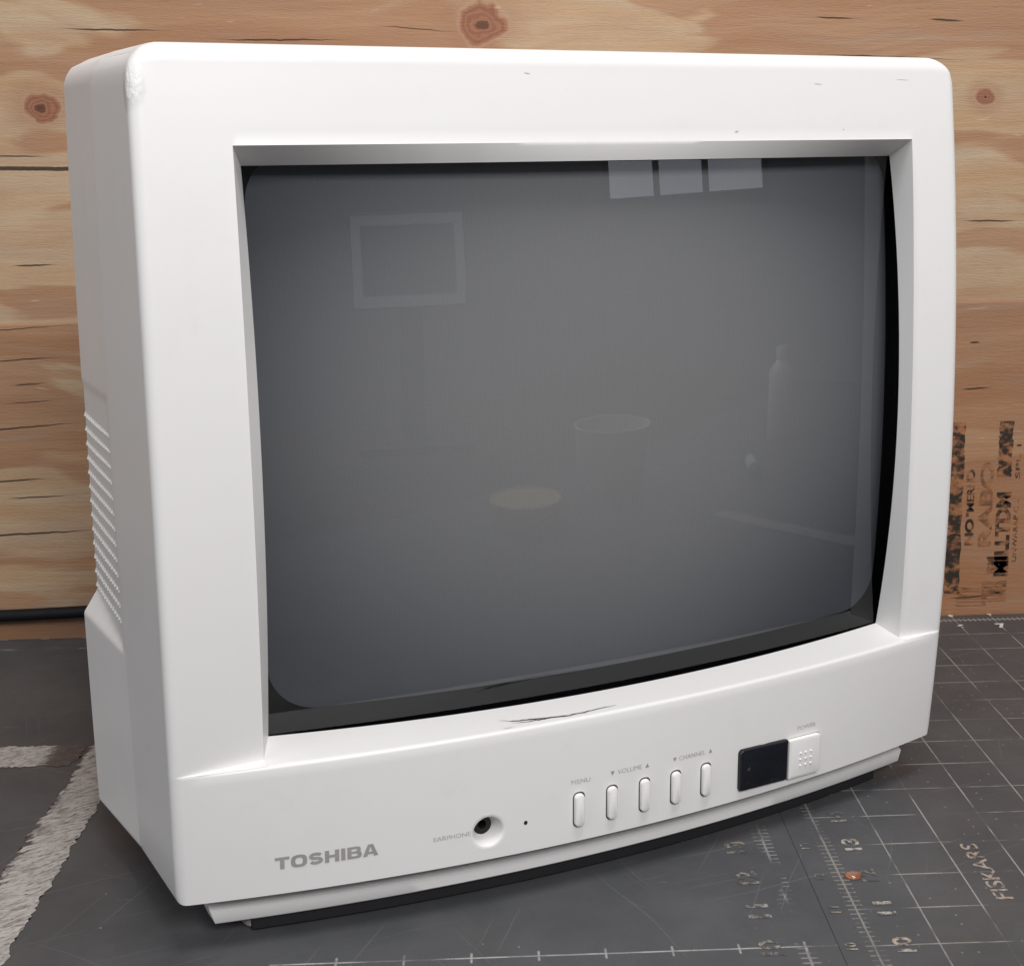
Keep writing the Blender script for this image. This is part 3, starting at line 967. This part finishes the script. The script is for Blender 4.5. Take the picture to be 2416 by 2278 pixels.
# ---- base skirt below the panel, with a coved recess above a lit lip
def build_skirt():
    n = 60
    prof = [(-0.004, ZB - 0.0004), (0.0050, ZB - 0.0008), (0.0090, 0.0180), (0.0085, 0.0160), (0.0030, 0.0140), (0.0000, 0.0128), (0.0000, 0.0078), (0.0006, 0.0071), (0.0016, 0.0068)]
    X = 0.1625
    vs = []; fs = []
    def cy(x): return 0.0068 - 0.0160 * max(0, 1 - (x / X) ** 2)
    for i in range(n + 1):
        t = -1 + 2 * i / n
        x = X * t
        for (a, z) in prof:
            # sides lean in towards the foot
            lean = 0.0052 * (z - 0.0054) / 0.016
            vs.append((x * (1 + lean / X), cy(x) + a, z))
    m = len(prof)
    for i in range(n):
        for j in range(m - 1):
            fs.append((i * m + j, (i + 1) * m + j, (i + 1) * m + j + 1, i * m + j + 1))
    # ends and body run back under the set
    for side in (0, n):
        base = side * m
        sgn = -1 if side == 0 else 1
        prev = [base + j for j in range(m)]
        for (dx, yb) in ((0.0010, 0.016), (0.0014, 0.024), (0.0014, 0.09)):
            cur = []
            for j in range(m):
                x, y, z = vs[base + j]
                cur.append(len(vs)); vs.append((x + sgn * dx, yb + prof[j][0] * 0.1, z))
            for j in range(m - 1): fs.append((prev[j], prev[j + 1], cur[j + 1], cur[j]))
            prev = cur
        if side == 0: bl = prev
        else: br = prev
    # underside
    vs_u = [i * m + m - 1 for i in range(n + 1)]
    fs.append(tuple([bl[-1]] + vs_u + [br[-1]]))
    return mesh('base_skirt', vs, fs, PLASTIC, tv, True, 40)
skirt = build_skirt()
def build_shadow_tray():
    """black strip just behind the skirt: dark base plus contact shadow built in"""
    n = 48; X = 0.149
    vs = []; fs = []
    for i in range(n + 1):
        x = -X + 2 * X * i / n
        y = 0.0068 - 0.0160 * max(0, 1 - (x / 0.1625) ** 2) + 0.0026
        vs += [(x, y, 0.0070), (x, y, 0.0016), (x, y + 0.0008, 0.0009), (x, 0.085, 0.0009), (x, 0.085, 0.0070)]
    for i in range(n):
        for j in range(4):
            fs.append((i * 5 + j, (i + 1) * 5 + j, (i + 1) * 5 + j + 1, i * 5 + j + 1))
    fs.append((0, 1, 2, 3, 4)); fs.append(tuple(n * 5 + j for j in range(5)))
    return mesh('shadow_tray', vs, fs, BLACK, tv)
build_shadow_tray()

def foot(x, y):
    vs = []; fs = []
    N = 24
    prof = [(0.0085, 0.0074), (0.0085, 0.0018), (0.0078, 0.0006), (0.0066, 0.0002)]
    for r, z in prof:
        for i in range(N):
            a = 2 * pi * i / N
            vs.append((x + r * cos(a), y + r * sin(a), z))
    for j in range(3):
        for i in range(N): fs.append((j * N + i, j * N + (i + 1) % N, (j + 1) * N + (i + 1) % N, (j + 1) * N + i))
    fs.append(tuple(3 * N + i for i in range(N)))
    mesh('foot', vs, fs, RUBBER, tv, True, 40)
for fx_, fy_ in ((-0.1435, 0.0160), (0.1435, 0.0160)): foot(fx_, fy_)
# rear feet reach down from the raised cover floor
def rear_foot(x, y):
    vs = []; fs = []; N = 20
    prof = [(0.014, 0.034), (0.011, 0.020), (0.010, 0.002), (0.0088, 0.0003)]
    for r, z in prof:
        for i in range(N):
            a = 2 * pi * i / N
            vs.append((x + r * cos(a), y + r * sin(a), z))
    for j in range(3):
        for i in range(N): fs.append((j * N + i, j * N + (i + 1) % N, (j + 1) * N + (i + 1) % N, (j + 1) * N + i))
    fs.append(tuple(3 * N + i for i in range(N)))
    mesh('foot', vs, fs, BLACK, tv, True, 40)
for fx_ in (-0.085, 0.085): rear_foot(fx_, 0.215)

# ---- picture tube
TCX, TCZ = (IXL + IXR) / 2, (IZB + IZT) / 2
RX, RZ, TY0 = 1.10, 1.60, -0.0020
def tube_y(x, z): return TY0 + (x - TCX) ** 2 / (2 * RX) + (z - TCZ) ** 2 / (2 * RZ)
def dome(name, hx, hz, off, mat, parent, r=None, n=40, cx=TCX, cz=TCZ):
    """convex patch; rounded-rectangle outline when r is given"""
    vs = []; fs = []
    if r is None:
        for j in range(n + 1):
            for i in range(n + 1):
                x = cx + hx * (-1 + 2 * i / n); z = cz + hz * (-1 + 2 * j / n)
                vs.append((x, tube_y(x, z) + off, z))
        for j in range(n):
            for i in range(n):
                fs.append((j * (n + 1) + i, j * (n + 1) + i + 1, (j + 1) * (n + 1) + i + 1, (j + 1) * (n + 1) + i))
    else:
        K = 16
        out = []
        for (sx, sz, a0) in ((1, 1, 0), (-1, 1, pi / 2), (-1, -1, pi), (1, -1, 3 * pi / 2)):
            for i in range(K + 1):
                a = a0 + pi / 2 * i / K
                out.append((sx * (hx - r) + r * cos(a), sz * (hz - r) + r * sin(a)))
        # barrel the long edges slightly like a tube mask
        m = len(out)
        big = []
        for i in range(m):
            a, b = out[i], out[(i + 1) % m]
            L = math.hypot(b[0] - a[0], b[1] - a[1]); q = max(1, int(L / 0.006))
            for t in range(q): big.append((lerp(a[0], b[0], t / q), lerp(a[1], b[1], t / q)))
        out = [(px * (1 + 0.018 * (1 - (pz / hz) ** 2)), pz * (1 + 0.022 * (1 - (px / hx) ** 2))) for px, pz in big]
        m = len(out)
        R = 24
        for k_ in range(R, 0, -1):
            f = k_ / R
            for px, pz in out:
                x, z = cx + px * f, cz + pz * f
                vs.append((x, tube_y(x, z) + off, z))
        vs.append((cx, tube_y(cx, cz) + off, cz))
        for k_ in range(R - 1):
            for i in range(m):
                fs.append((k_ * m + i, k_ * m + (i + 1) % m, (k_ + 1) * m + (i + 1) % m, (k_ + 1) * m + i))
        for i in range(m): fs.append(((R - 1) * m + i, (R - 1) * m + (i + 1) % m, len(vs) - 1))
    return mesh(name, vs, fs, mat, parent, True)
ptube = dome('picture_tube', 0.158, 0.122, 0.0085, BLACK, tv)
dome('phosphor_screen', 0.1440, 0.1080, 0.0070, PHOS, ptube, 0.018, cx=0.0085, cz=0.1925)
dome('front_glass', 0.1500, 0.1145, 0.0, GLASS, ptube, 0.020)

# ---- controls that sit on the curved panel
def conform(name, cx, cz, loops, mat, parent, smooth=True, cap=True, skew=0.0):
    """loops: list of (outline [(u,v)], height); lofted and laid on the panel surface"""
    vs = []; fs = []
    m = len(loops[0][0])
    for pts, h in loops:
        for u, v in pts:
            x, z = cx + u, cz + v + skew * u
            vs.append((x, panel_y(x, z) - h, z))
    for q in range(len(loops) - 1):
        for i in range(m):
            fs.append((q * m + i, q * m + (i + 1) % m, (q + 1) * m + (i + 1) % m, (q + 1) * m + i))
    if cap: fs.append(tuple((len(loops) - 1) * m + i for i in range(m)))
    return mesh(name, vs, fs, mat, parent, smooth, 35)

def rrect(hu, hv, r, radii=None, k=6):
    rr = radii or (r, r, r, r)
    out = []
    for (su, sv, a0), r_ in zip(((1, 1, 0), (-1, 1, pi / 2), (-1, -1, pi), (1, -1, 3 * pi / 2)), rr):
        for i in range(k + 1):
            a = a0 + pi / 2 * i / k
            out.append((su * (hu - r_) + r_ * cos(a), sv * (hv - r_) + r_ * sin(a)))
    return out

for bx in (-0.0207, -0.0058, 0.0094, 0.0244, 0.0394):
    b = conform('button', bx, 0.0357, [(rrect(0.00215, 0.0070, 0.0018), -0.001), (rrect(0.00215, 0.0070, 0.0018), 0.0011), (rrect(0.0020, 0.0068, 0.0017), 0.0017), (rrect(0.0015, 0.0062, 0.0013), 0.0020)], PLASTIC2, tv)
    conform('button_gap', bx + 0.0001, 0.0357, [(rrect(0.0027, 0.0076, 0.0022), 0.00007), (rrect(0.0019, 0.0067, 0.0016), 0.00007)], GAP, b, False, False)

SKEW = -0.030
win = conform('sensor_window', 0.0694, 0.0353, [(rrect(0.0131, 0.0094, 0.002, (0.0006, 0.002, 0.0014, 0.0006)), -0.001), (rrect(0.0131, 0.0094, 0.002, (0.0006, 0.002, 0.0014, 0.0006)), 0.0012), (rrect(0.0128, 0.0091, 0.002, (0.0005, 0.0018, 0.0013, 0.0005)), 0.0017), (rrect(0.0120, 0.0083, 0.0015, (0.0004, 0.0012, 0.001, 0.0004)), 0.0020)], BLACKGLOSS, tv, True, True, SKEW)
win['label'] = 'glossy black remote sensor window'
LEDM = m_plain('dim_indicator', (0.05, 0.045, 0.03), 0.3)
conform('indicator_lamp', 0.0606, 0.0362, [([(0.0009 * cos(2 * pi * i / 12), 0.0009 * sin(2 * pi * i / 12)) for i in range(12)], 0.0022)], LEDM, win, False)
conform('sensor_gap', 0.0694, 0.0352, [(rrect(0.0133, 0.0097, 0.002), 0.00007), (rrect(0.0126, 0.0089, 0.0018), 0.00007)], GAP, win, False, False, SKEW)
pw = conform('power_button', 0.0921, 0.0342, [(rrect(0.0093, 0.0093, 0.002, (0.0022, 0.0005, 0.0005, 0.0022)), -0.001), (rrect(0.0093, 0.0093, 0.002, (0.0022, 0.0005, 0.0005, 0.0022)), 0.0013), (rrect(0.0090, 0.0090, 0.002, (0.0020, 0.0004, 0.0004, 0.0020)), 0.0018), (rrect(0.0080, 0.0080, 0.0015, (0.0014, 0.0003, 0.0003, 0.0014)), 0.0021)], PLASTIC2, tv, True, True, SKEW)
conform('button_gap', 0.0923, 0.0341, [(rrect(0.0094, 0.0096, 0.0024, (0.0024, 0.0004, 0.0004, 0.0024)), 0.00007), (rrect(0.0088, 0.0088, 0.002, (0.002, 0.0004, 0.0004, 0.002)), 0.00007)], GAP, pw, False, False, SKEW)
for i in range(3):
    for j in range(3):
        c12 = lambda r: [(r * cos(2 * pi * q / 10), r * sin(2 * pi * q / 10)) for q in range(10)]
        conform('bump', 0.0922 + (i - 1) * 0.0030, 0.0336 + (j - 1) * 0.0029 - 0.03 * (i - 1) * 0.003, [(c12(0.00058), 0.0019), (c12(0.0005), 0.0024), (c12(0.00028), 0.0027)], PLASTIC2, pw)

# earphone socket deep in its dish
def jack():
    cx, cz = (EX0 + EX1) / 2, (EZ0 + EZ1) / 2
    vs = []; fs = []; N = 28
    yb = panel_y(cx, cz)
    prof = [(0.00395, 0.0064), (0.0034, 0.0066), (0.0018, 0.0066), (0.0017, 0.0070), (0.0016, 0.013)]
    for r, dp in prof:
        for i in range(N):
            a = 2 * pi * i / N
            vs.append((cx + r * cos(a), yb + dp, cz + r * sin(a)))
    for j in range(len(prof) - 1):
        for i in range(N): fs.append((j * N + i, j * N + (i + 1) % N, (j + 1) * N + (i + 1) % N, (j + 1) * N + i))
    fs.append(tuple((len(prof) - 1) * N + i for i in range(N)))
    mesh('earphone_socket', vs, fs, SOCKET, tv, True, 35)
jack()
conform('pinhole', -0.0438, 0.0346, [([(0.0008 * cos(2 * pi * i / 14), 0.0009 * sin(2 * pi * i / 14)) for i in range(14)], 0.00010)], BLACK, tv, False)

def panel_text(s, x0, x1, z0, z1, mat, offset=0.0, name='lettering', spacing=1.0, slope=0.0):
    vs, fs = fit_text(s, x0, x1, z0, z1, offset, spacing)
    vv = [(a, panel_y(a, b + slope * (a - x0)) - 0.00012, b + slope * (a - x0)) for a, b in vs]
    return mesh(name, vv, fs, mat, tv)

# heavy wordmark drawn as block letters
def wordmark():
    def rect(x0, y0, x1, y1): return [[(x0, y0), (x1, y0), (x1, y1), (x0, y1)]]
    polys = []
    def arcband(cx, cy, rxo, ryo, rxi, ryi, a0, a1, n=18):
        o = []
        for i in range(n):
            t0 = lerp(a0, a1, i / n); t1 = lerp(a0, a1, (i + 1) / n)
            se = lambda c_: math.copysign(abs(c_) ** 0.72, c_)
            f = lambda t, rx, ry: (cx + rx * se(cos(t)), cy + ry * se(sin(t)))
            o.append([f(t0, rxi, ryi), f(t0, rxo, ryo), f(t1, rxo, ryo), f(t1, rxi, ryi)])
        return o
    x = 0.0
    # T
    polys += rect(x, 0.76, x + 0.98, 1) + rect(x + 0.34, 0, x + 0.64, 0.76); x += 1.08
    # O
    polys += arcband(x + 0.55, 0.5, 0.55, 0.52, 0.26, 0.29, 0, 2 * pi, 40); x += 1.20
    # S : two stacked hooks
    def hook(pts, w):
        o = []
        for i in range(len(pts) - 1):
            a, b = Vector(pts[i]), Vector(pts[i + 1])
            pa = Vector(pts[max(i - 1, 0)]); pb = Vector(pts[min(i + 2, len(pts) - 1)])
            ta = (b - pa).normalized(); tb = (pb - a).normalized()
            na = Vector((-ta.y, ta.x)) * w; nb = Vector((-tb.y, tb.x)) * w
            o.append([tuple(a - na), tuple(b - nb), tuple(b + nb), tuple(a + na)])
        return o
    sp = []
    for i in range(29):
        t = i / 28
        # S spine
        if t < 0.5:
            a = lerp(0.12 * pi, 1.5 * pi, t / 0.5); sp.append((x + 0.50 + 0.35 * cos(a), 0.69 + 0.185 * sin(a)))
        else:
            a = lerp(0.5 * pi, -0.88 * pi, (t - 0.5) / 0.5); sp.append((x + 0.50 + 0.36 * cos(a), 0.315 + 0.19 * sin(a)))
    polys += hook(sp, 0.125); x += 1.12
    # H
    polys += rect(x, 0, x + 0.29, 1) + rect(x + 0.69, 0, x + 0.98, 1) + rect(x + 0.29, 0.38, x + 0.69, 0.61); x += 1.12
    # I
    polys += rect(x, 0, x + 0.29, 1); x += 0.43
    # B
    polys += rect(x, 0, x + 0.28, 1) + rect(x + 0.28, 0.79, x + 0.60, 1) + rect(x + 0.28, 0.42, x + 0.62, 0.60) + rect(x + 0.28, 0, x + 0.62, 0.21)
    polys += arcband(x + 0.60, 0.71, 0.34, 0.29, 0.08, 0.08, -pi / 2, pi / 2, 10)
    polys += arcband(x + 0.62, 0.30, 0.38, 0.30, 0.10, 0.09, -pi / 2, pi / 2, 10); x += 1.08
    # A
    polys += [[(x, 0), (x + 0.30, 0), (x + 0.60, 1), (x + 0.36, 1)], [(x + 0.78, 0), (x + 1.08, 0), (x + 0.72, 1), (x + 0.48, 1)]]
    polys += rect(x + 0.30, 0.18, x + 0.78, 0.37); x += 1.08
    tot = x
    x0, x1, z0, z1 = -0.1424, -0.1036, 0.0323, 0.0373
    vs = []; fs = []
    for p in polys:
        b = len(vs)
        lift = 0.00012 + 0.000004 * (len(fs) % 9)
        for u, v in p:
            X = lerp(x0, x1, u / tot); Z = lerp(z0, z1, v)
            vs.append((X, panel_y(X, Z) - lift, Z))
        fs.append(tuple(range(b, b + len(p))))
    mesh('lettering', vs, fs, PRINT, tv)
wordmark()
panel_text('EARPHONE', -0.0818, -0.0668, 0.0337, 0.0355, PRINTF, 0.0, 'caption')
panel_text('MENU', -0.0240, -0.0155, 0.0470, 0.0489, PRINTF, 0.0, 'caption')
panel_text('VOLUME', -0.0030, 0.0082, 0.0474, 0.0494, PRINTF, 0.0, 'caption')
panel_text('CHANNEL', 0.0261, 0.0391, 0.0472, 0.0492, PRINTF, 0.0, 'caption')
panel_text('POWER', 0.0884, 0.0988, 0.0467, 0.0486, PRINTF, 0.0, 'caption')
def tri(cx, cz, up):
    s = 1 if up else -1
    pts = [(-0.0009, -0.0008 * s), (0.0009, -0.0008 * s), (0, 0.0010 * s)]
    conform('arrow_mark', cx, cz, [(pts, 0.00012)], PRINT, tv, False)
tri(-0.0054, 0.0484, False); tri(0.0107, 0.0483, True); tri(0.0240, 0.0482, False); tri(0.0417, 0.0481, True)

# ---- wear: gouge on the ledge below the screen, scuffs on the front
def sliver(name, pts, w, mat, ys, parent=tv):
    """thin tapered dark sliver; pts (x, y, z) centre line, width along the given axis vector"""
    vs = []; fs = []
    n = len(pts)
    rnd = random.Random(len(pts) * 7 + int(w * 1e6))
    for i, p in enumerate(pts):
        t = i / (n - 1)
        ww = w * (0.15 + 0.85 * sin(pi * min(max(t, 0.02), 0.98))) * rnd.uniform(0.6, 1.25)
        vs.append((p[0] - ys[0] * ww, p[1] - ys[1] * ww, p[2] - ys[2] * ww))
        vs.append((p[0] + ys[0] * ww, p[1] + ys[1] * ww, p[2] + ys[2] * ww))
    for i in range(n - 1): fs.append((2 * i, 2 * i + 2, 2 * i + 3, 2 * i + 1))
    return mesh(name, vs, fs, mat, parent)
def ledge(x, y):
    yp = panel_y(x, ZC); ye = yin(x, izb(x))
    v = (y - yp) / (ye - yp)
    return (x, y, lerp(ZC, izb(x), v) + 0.00022)
def resample(pts, n, jit, rnd):
    out = []
    for i in range(n + 1):
        t = i / n * (len(pts) - 1); a = min(int(t), len(pts) - 2); f = t - a
        p = [lerp(pts[a][q], pts[a + 1][q], f) for q in range(2)]
        out.append(ledge(p[0], p[1] + rnd.uniform(-jit, jit)))
    return out
rnd = random.Random(3)
cr = [(-0.0509, -0.0100), (-0.046, -0.0128), (-0.0367, -0.0148), (-0.024, -0.0172), (-0.0122, -0.0168), (-0.0013, -0.0163)]
sliver('gouge', resample(cr, 34, 0.0003, rnd), 0.00042, CRACK, (0, 1, 0.03))
sliver('gouge', resample([(a, b + 0.0009) for a, b in cr[1:]], 30, 0.0002, rnd), 0.00035, BRIGHT, (0, 1, 0.03))  # painted light along the gouge's edge
sliver('gouge', resample([(-0.047, -0.0146), (-0.038, -0.0158), (-0.030, -0.0163)], 14, 0.0003, rnd), 0.00022, CRACK, (0, 1, 0.03))
sliver('gouge', resample([(-0.052, -0.0178), (-0.0475, -0.0172)], 6, 0.0002, rnd), 0.0002, SCUFF, (0, 1, 0.03))
def front_scuff(x0, z0, x1, z1, w, mat=SCUFF, n=6):
    pts = []
    for i in range(n + 1):
        t = i / n; x = lerp(x0, x1, t); z = lerp(z0, z1, t) + random.uniform(-1, 1) * w * 0.5
        pts.append((x, fy(z) - 0.00012, z))
    sliver('scuff', pts, w, mat, (0, 0, 1))
front_scuff(0.1012, 0.3258, 0.1055, 0.3254, 0.00017)
front_scuff(0.0612, 0.3060, 0.0634, 0.3064, 0.00031)
front_scuff(0.1440, 0.3279, 0.1510, 0.3276, 0.00013)
front_scuff(-0.0315, 0.3286, -0.0290, 0.3284, 0.00028)
front_scuff(0.1153, 0.3065, 0.1159, 0.3068, 0.0003)

# ================================================================== what the tube mirrors: bench things beside the photographer
band_r = band([(13.55, 4.4), (14.45, 4.4), (14.45, 12.2), (13.55, 12.2)])
band_r.parent = mat_r

def lathe(name, prof, mat, parent=None, N=36, smooth=True, cap=True):
    vs = []; fs = []
    for r, z in prof:
        for i in range(N):
            a = 2 * pi * i / N
            vs.append((r * cos(a), r * sin(a), z))
    for j in range(len(prof) - 1):
        for i in range(N):
            fs.append((j * N + i, j * N + (i + 1) % N, (j + 1) * N + (i + 1) % N, (j + 1) * N + i))
    if cap:
        fs.append(tuple(range(N))[::-1]); fs.append(tuple((len(prof) - 1) * N + i for i in range(N)))
    return mesh(name, vs, fs, mat, parent, smooth, 40)

TUB = m_plain('yellowed_tub_plastic', (0.62, 0.52, 0.25), 0.5)
tub = empty('tub', (0.188, -0.042, 0.0002))
tag(tub, 'low yellow round tub with a lid mirrored low in the middle of the screen', 'tub')
lathe('body', [(0.0370, 0.0), (0.0385, 0.002), (0.0392, 0.0185)], TUB, tub, 48)
lathe('lid', [(0.0405, 0.0188), (0.0412, 0.0200), (0.0412, 0.0262), (0.0400, 0.0275), (0.0372, 0.0275), (0.0366, 0.0262), (0.0020, 0.0262)], TUB, tub, 48)

BOT = m_plain('white_bottle_plastic', (0.80, 0.81, 0.84), 0.4)
bot = lathe('bottle', [(0.024, 0.0), (0.0265, 0.003), (0.0265, 0.105), (0.024, 0.116), (0.013, 0.128), (0.0105, 0.132)], BOT)
bot.location = (0.700, 0.027, 0.0002)
bot.scale = (0.85, 0.85, 0.82)
tag(bot, 'white plastic bottle mirrored at the right of the screen', 'bottle')
lathe('cap', [(0.0120, 0.1325), (0.0120, 0.150), (0.0105, 0.153)], BOT, bot)

def pail():
    t = empty('pail', (0.350, -0.055, 0.0002))
    t.scale = (0.78, 0.78, 0.54)
    tag(t, 'plain white pail mirrored right of the middle of the screen', 'pail')
    pm = m_plain('white_pail_plastic', (0.70, 0.71, 0.72), 0.45)
    lathe('body', [(0.052, 0.0), (0.054, 0.003), (0.064, 0.132), (0.066, 0.134), (0.066, 0.138), (0.0615, 0.138), (0.0512, 0.006)], pm, t, 40, True, True)
pail()

def marker():
    t = empty('marker_pen', (0.525, 0.065, 0.0085), radians(-38))
    tag(t, 'green marker pen with a white sleeve mirrored low at the right of the screen', 'pen')
    gm = m_plain('green_pen_plastic', (0.05, 0.11, 0.06), 0.35); wm = m_plain('white_pen_sleeve', (0.78, 0.78, 0.76), 0.5)
    def seg(name, prof, mat):
        o = lathe(name, prof, mat, t, 24); o.rotation_euler = (0, pi / 2, 0)
    seg('barrel', [(0.0070, -0.055), (0.0082, -0.053), (0.0082, 0.030), (0.0060, 0.034)], gm)
    seg('sleeve', [(0.0084, -0.030), (0.0084, 0.010)], wm)
    seg('cap', [(0.0062, 0.0345), (0.0078, 0.036), (0.0078, 0.064), (0.0066, 0.066)], gm)
marker()

def monitor():
    t = empty('monitor', (0.304, -0.460, -0.0027), radians(208.6))
    tag(t, 'small monitor with a pale frame made to glow mirrored at the upper left of the screen', 'monitor')
    dk = m_plain('dark_monitor_shell', (0.03, 0.03, 0.033), 0.5)
    k = NT('glowing_monitor_frame')
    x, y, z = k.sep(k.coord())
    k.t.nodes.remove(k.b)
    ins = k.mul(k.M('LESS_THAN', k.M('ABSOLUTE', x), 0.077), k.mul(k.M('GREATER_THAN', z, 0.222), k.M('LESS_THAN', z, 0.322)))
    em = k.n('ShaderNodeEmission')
    k.put(em.inputs[0], k.mix(ins, (0.42, 0.45, 0.48), (0.05, 0.058, 0.066)))  # frame and middle emit, standing in for light falling on them
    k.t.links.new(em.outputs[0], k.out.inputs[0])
    hw_, z0, z1, d = 0.095, 0.203, 0.340, 0.012
    box('shell', (-hw_, -d + 0.003, z0), (hw_, d, z1), dk, t, 0.002)
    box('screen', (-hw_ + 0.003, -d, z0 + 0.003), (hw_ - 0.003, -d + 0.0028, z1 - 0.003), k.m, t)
    box('stand', (-0.02, 0.002, 0.012), (0.02, d - 0.001, z0 + 0.001), dk, t, 0.002)
    box('base', (-0.09, -0.06, 0.0), (0.09, 0.06, 0.0118), dk, t, 0.003)
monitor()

def window():
    t = empty('window', (1.76, -0.87, 0.0), math.atan2(0.44, 0.335))
    tag(t, 'daylit window with narrow mullions mirrored along the top of the screen', 'window')
    k = NT('daylit_pane')
    k.t.nodes.remove(k.b)
    em = k.n('ShaderNodeEmission'); em.inputs[1].default_value = 1.9
    k.put(em.inputs[0], k.mix(k.rng(k.noise(k.coord(), 3.0, 3), 0.35, 0.65), (0.80, 0.86, 1.0), (0.94, 0.95, 1.0)))
    k.t.links.new(em.outputs[0], k.out.inputs[0])
    fr = m_plain('grey_window_frame', (0.16, 0.16, 0.17), 0.5)
    L, z0, z1 = 0.31, 0.41, 1.10
    xs = [-L, -0.12, 0.07, L]
    for i in range(3):
        box('pane', (xs[i] + 0.012, -0.004, z0 + 0.02), (xs[i + 1] - 0.012, 0.004, z1 - 0.02), k.m, t)
    for x_ in xs: box('mullion', (x_ - 0.0125, -0.02, z0 + 0.0205), (x_ + 0.0125, 0.02, z1 - 0.0205), fr, t, 0.002)
    box('rail', (-L - 0.02, -0.022, z0 - 0.02), (L + 0.02, 0.022, z0 + 0.021), fr, t, 0.002)
    box('rail', (-L - 0.02, -0.022, z1 - 0.021), (L + 0.02, 0.022, z1 + 0.02), fr, t, 0.002)
window()
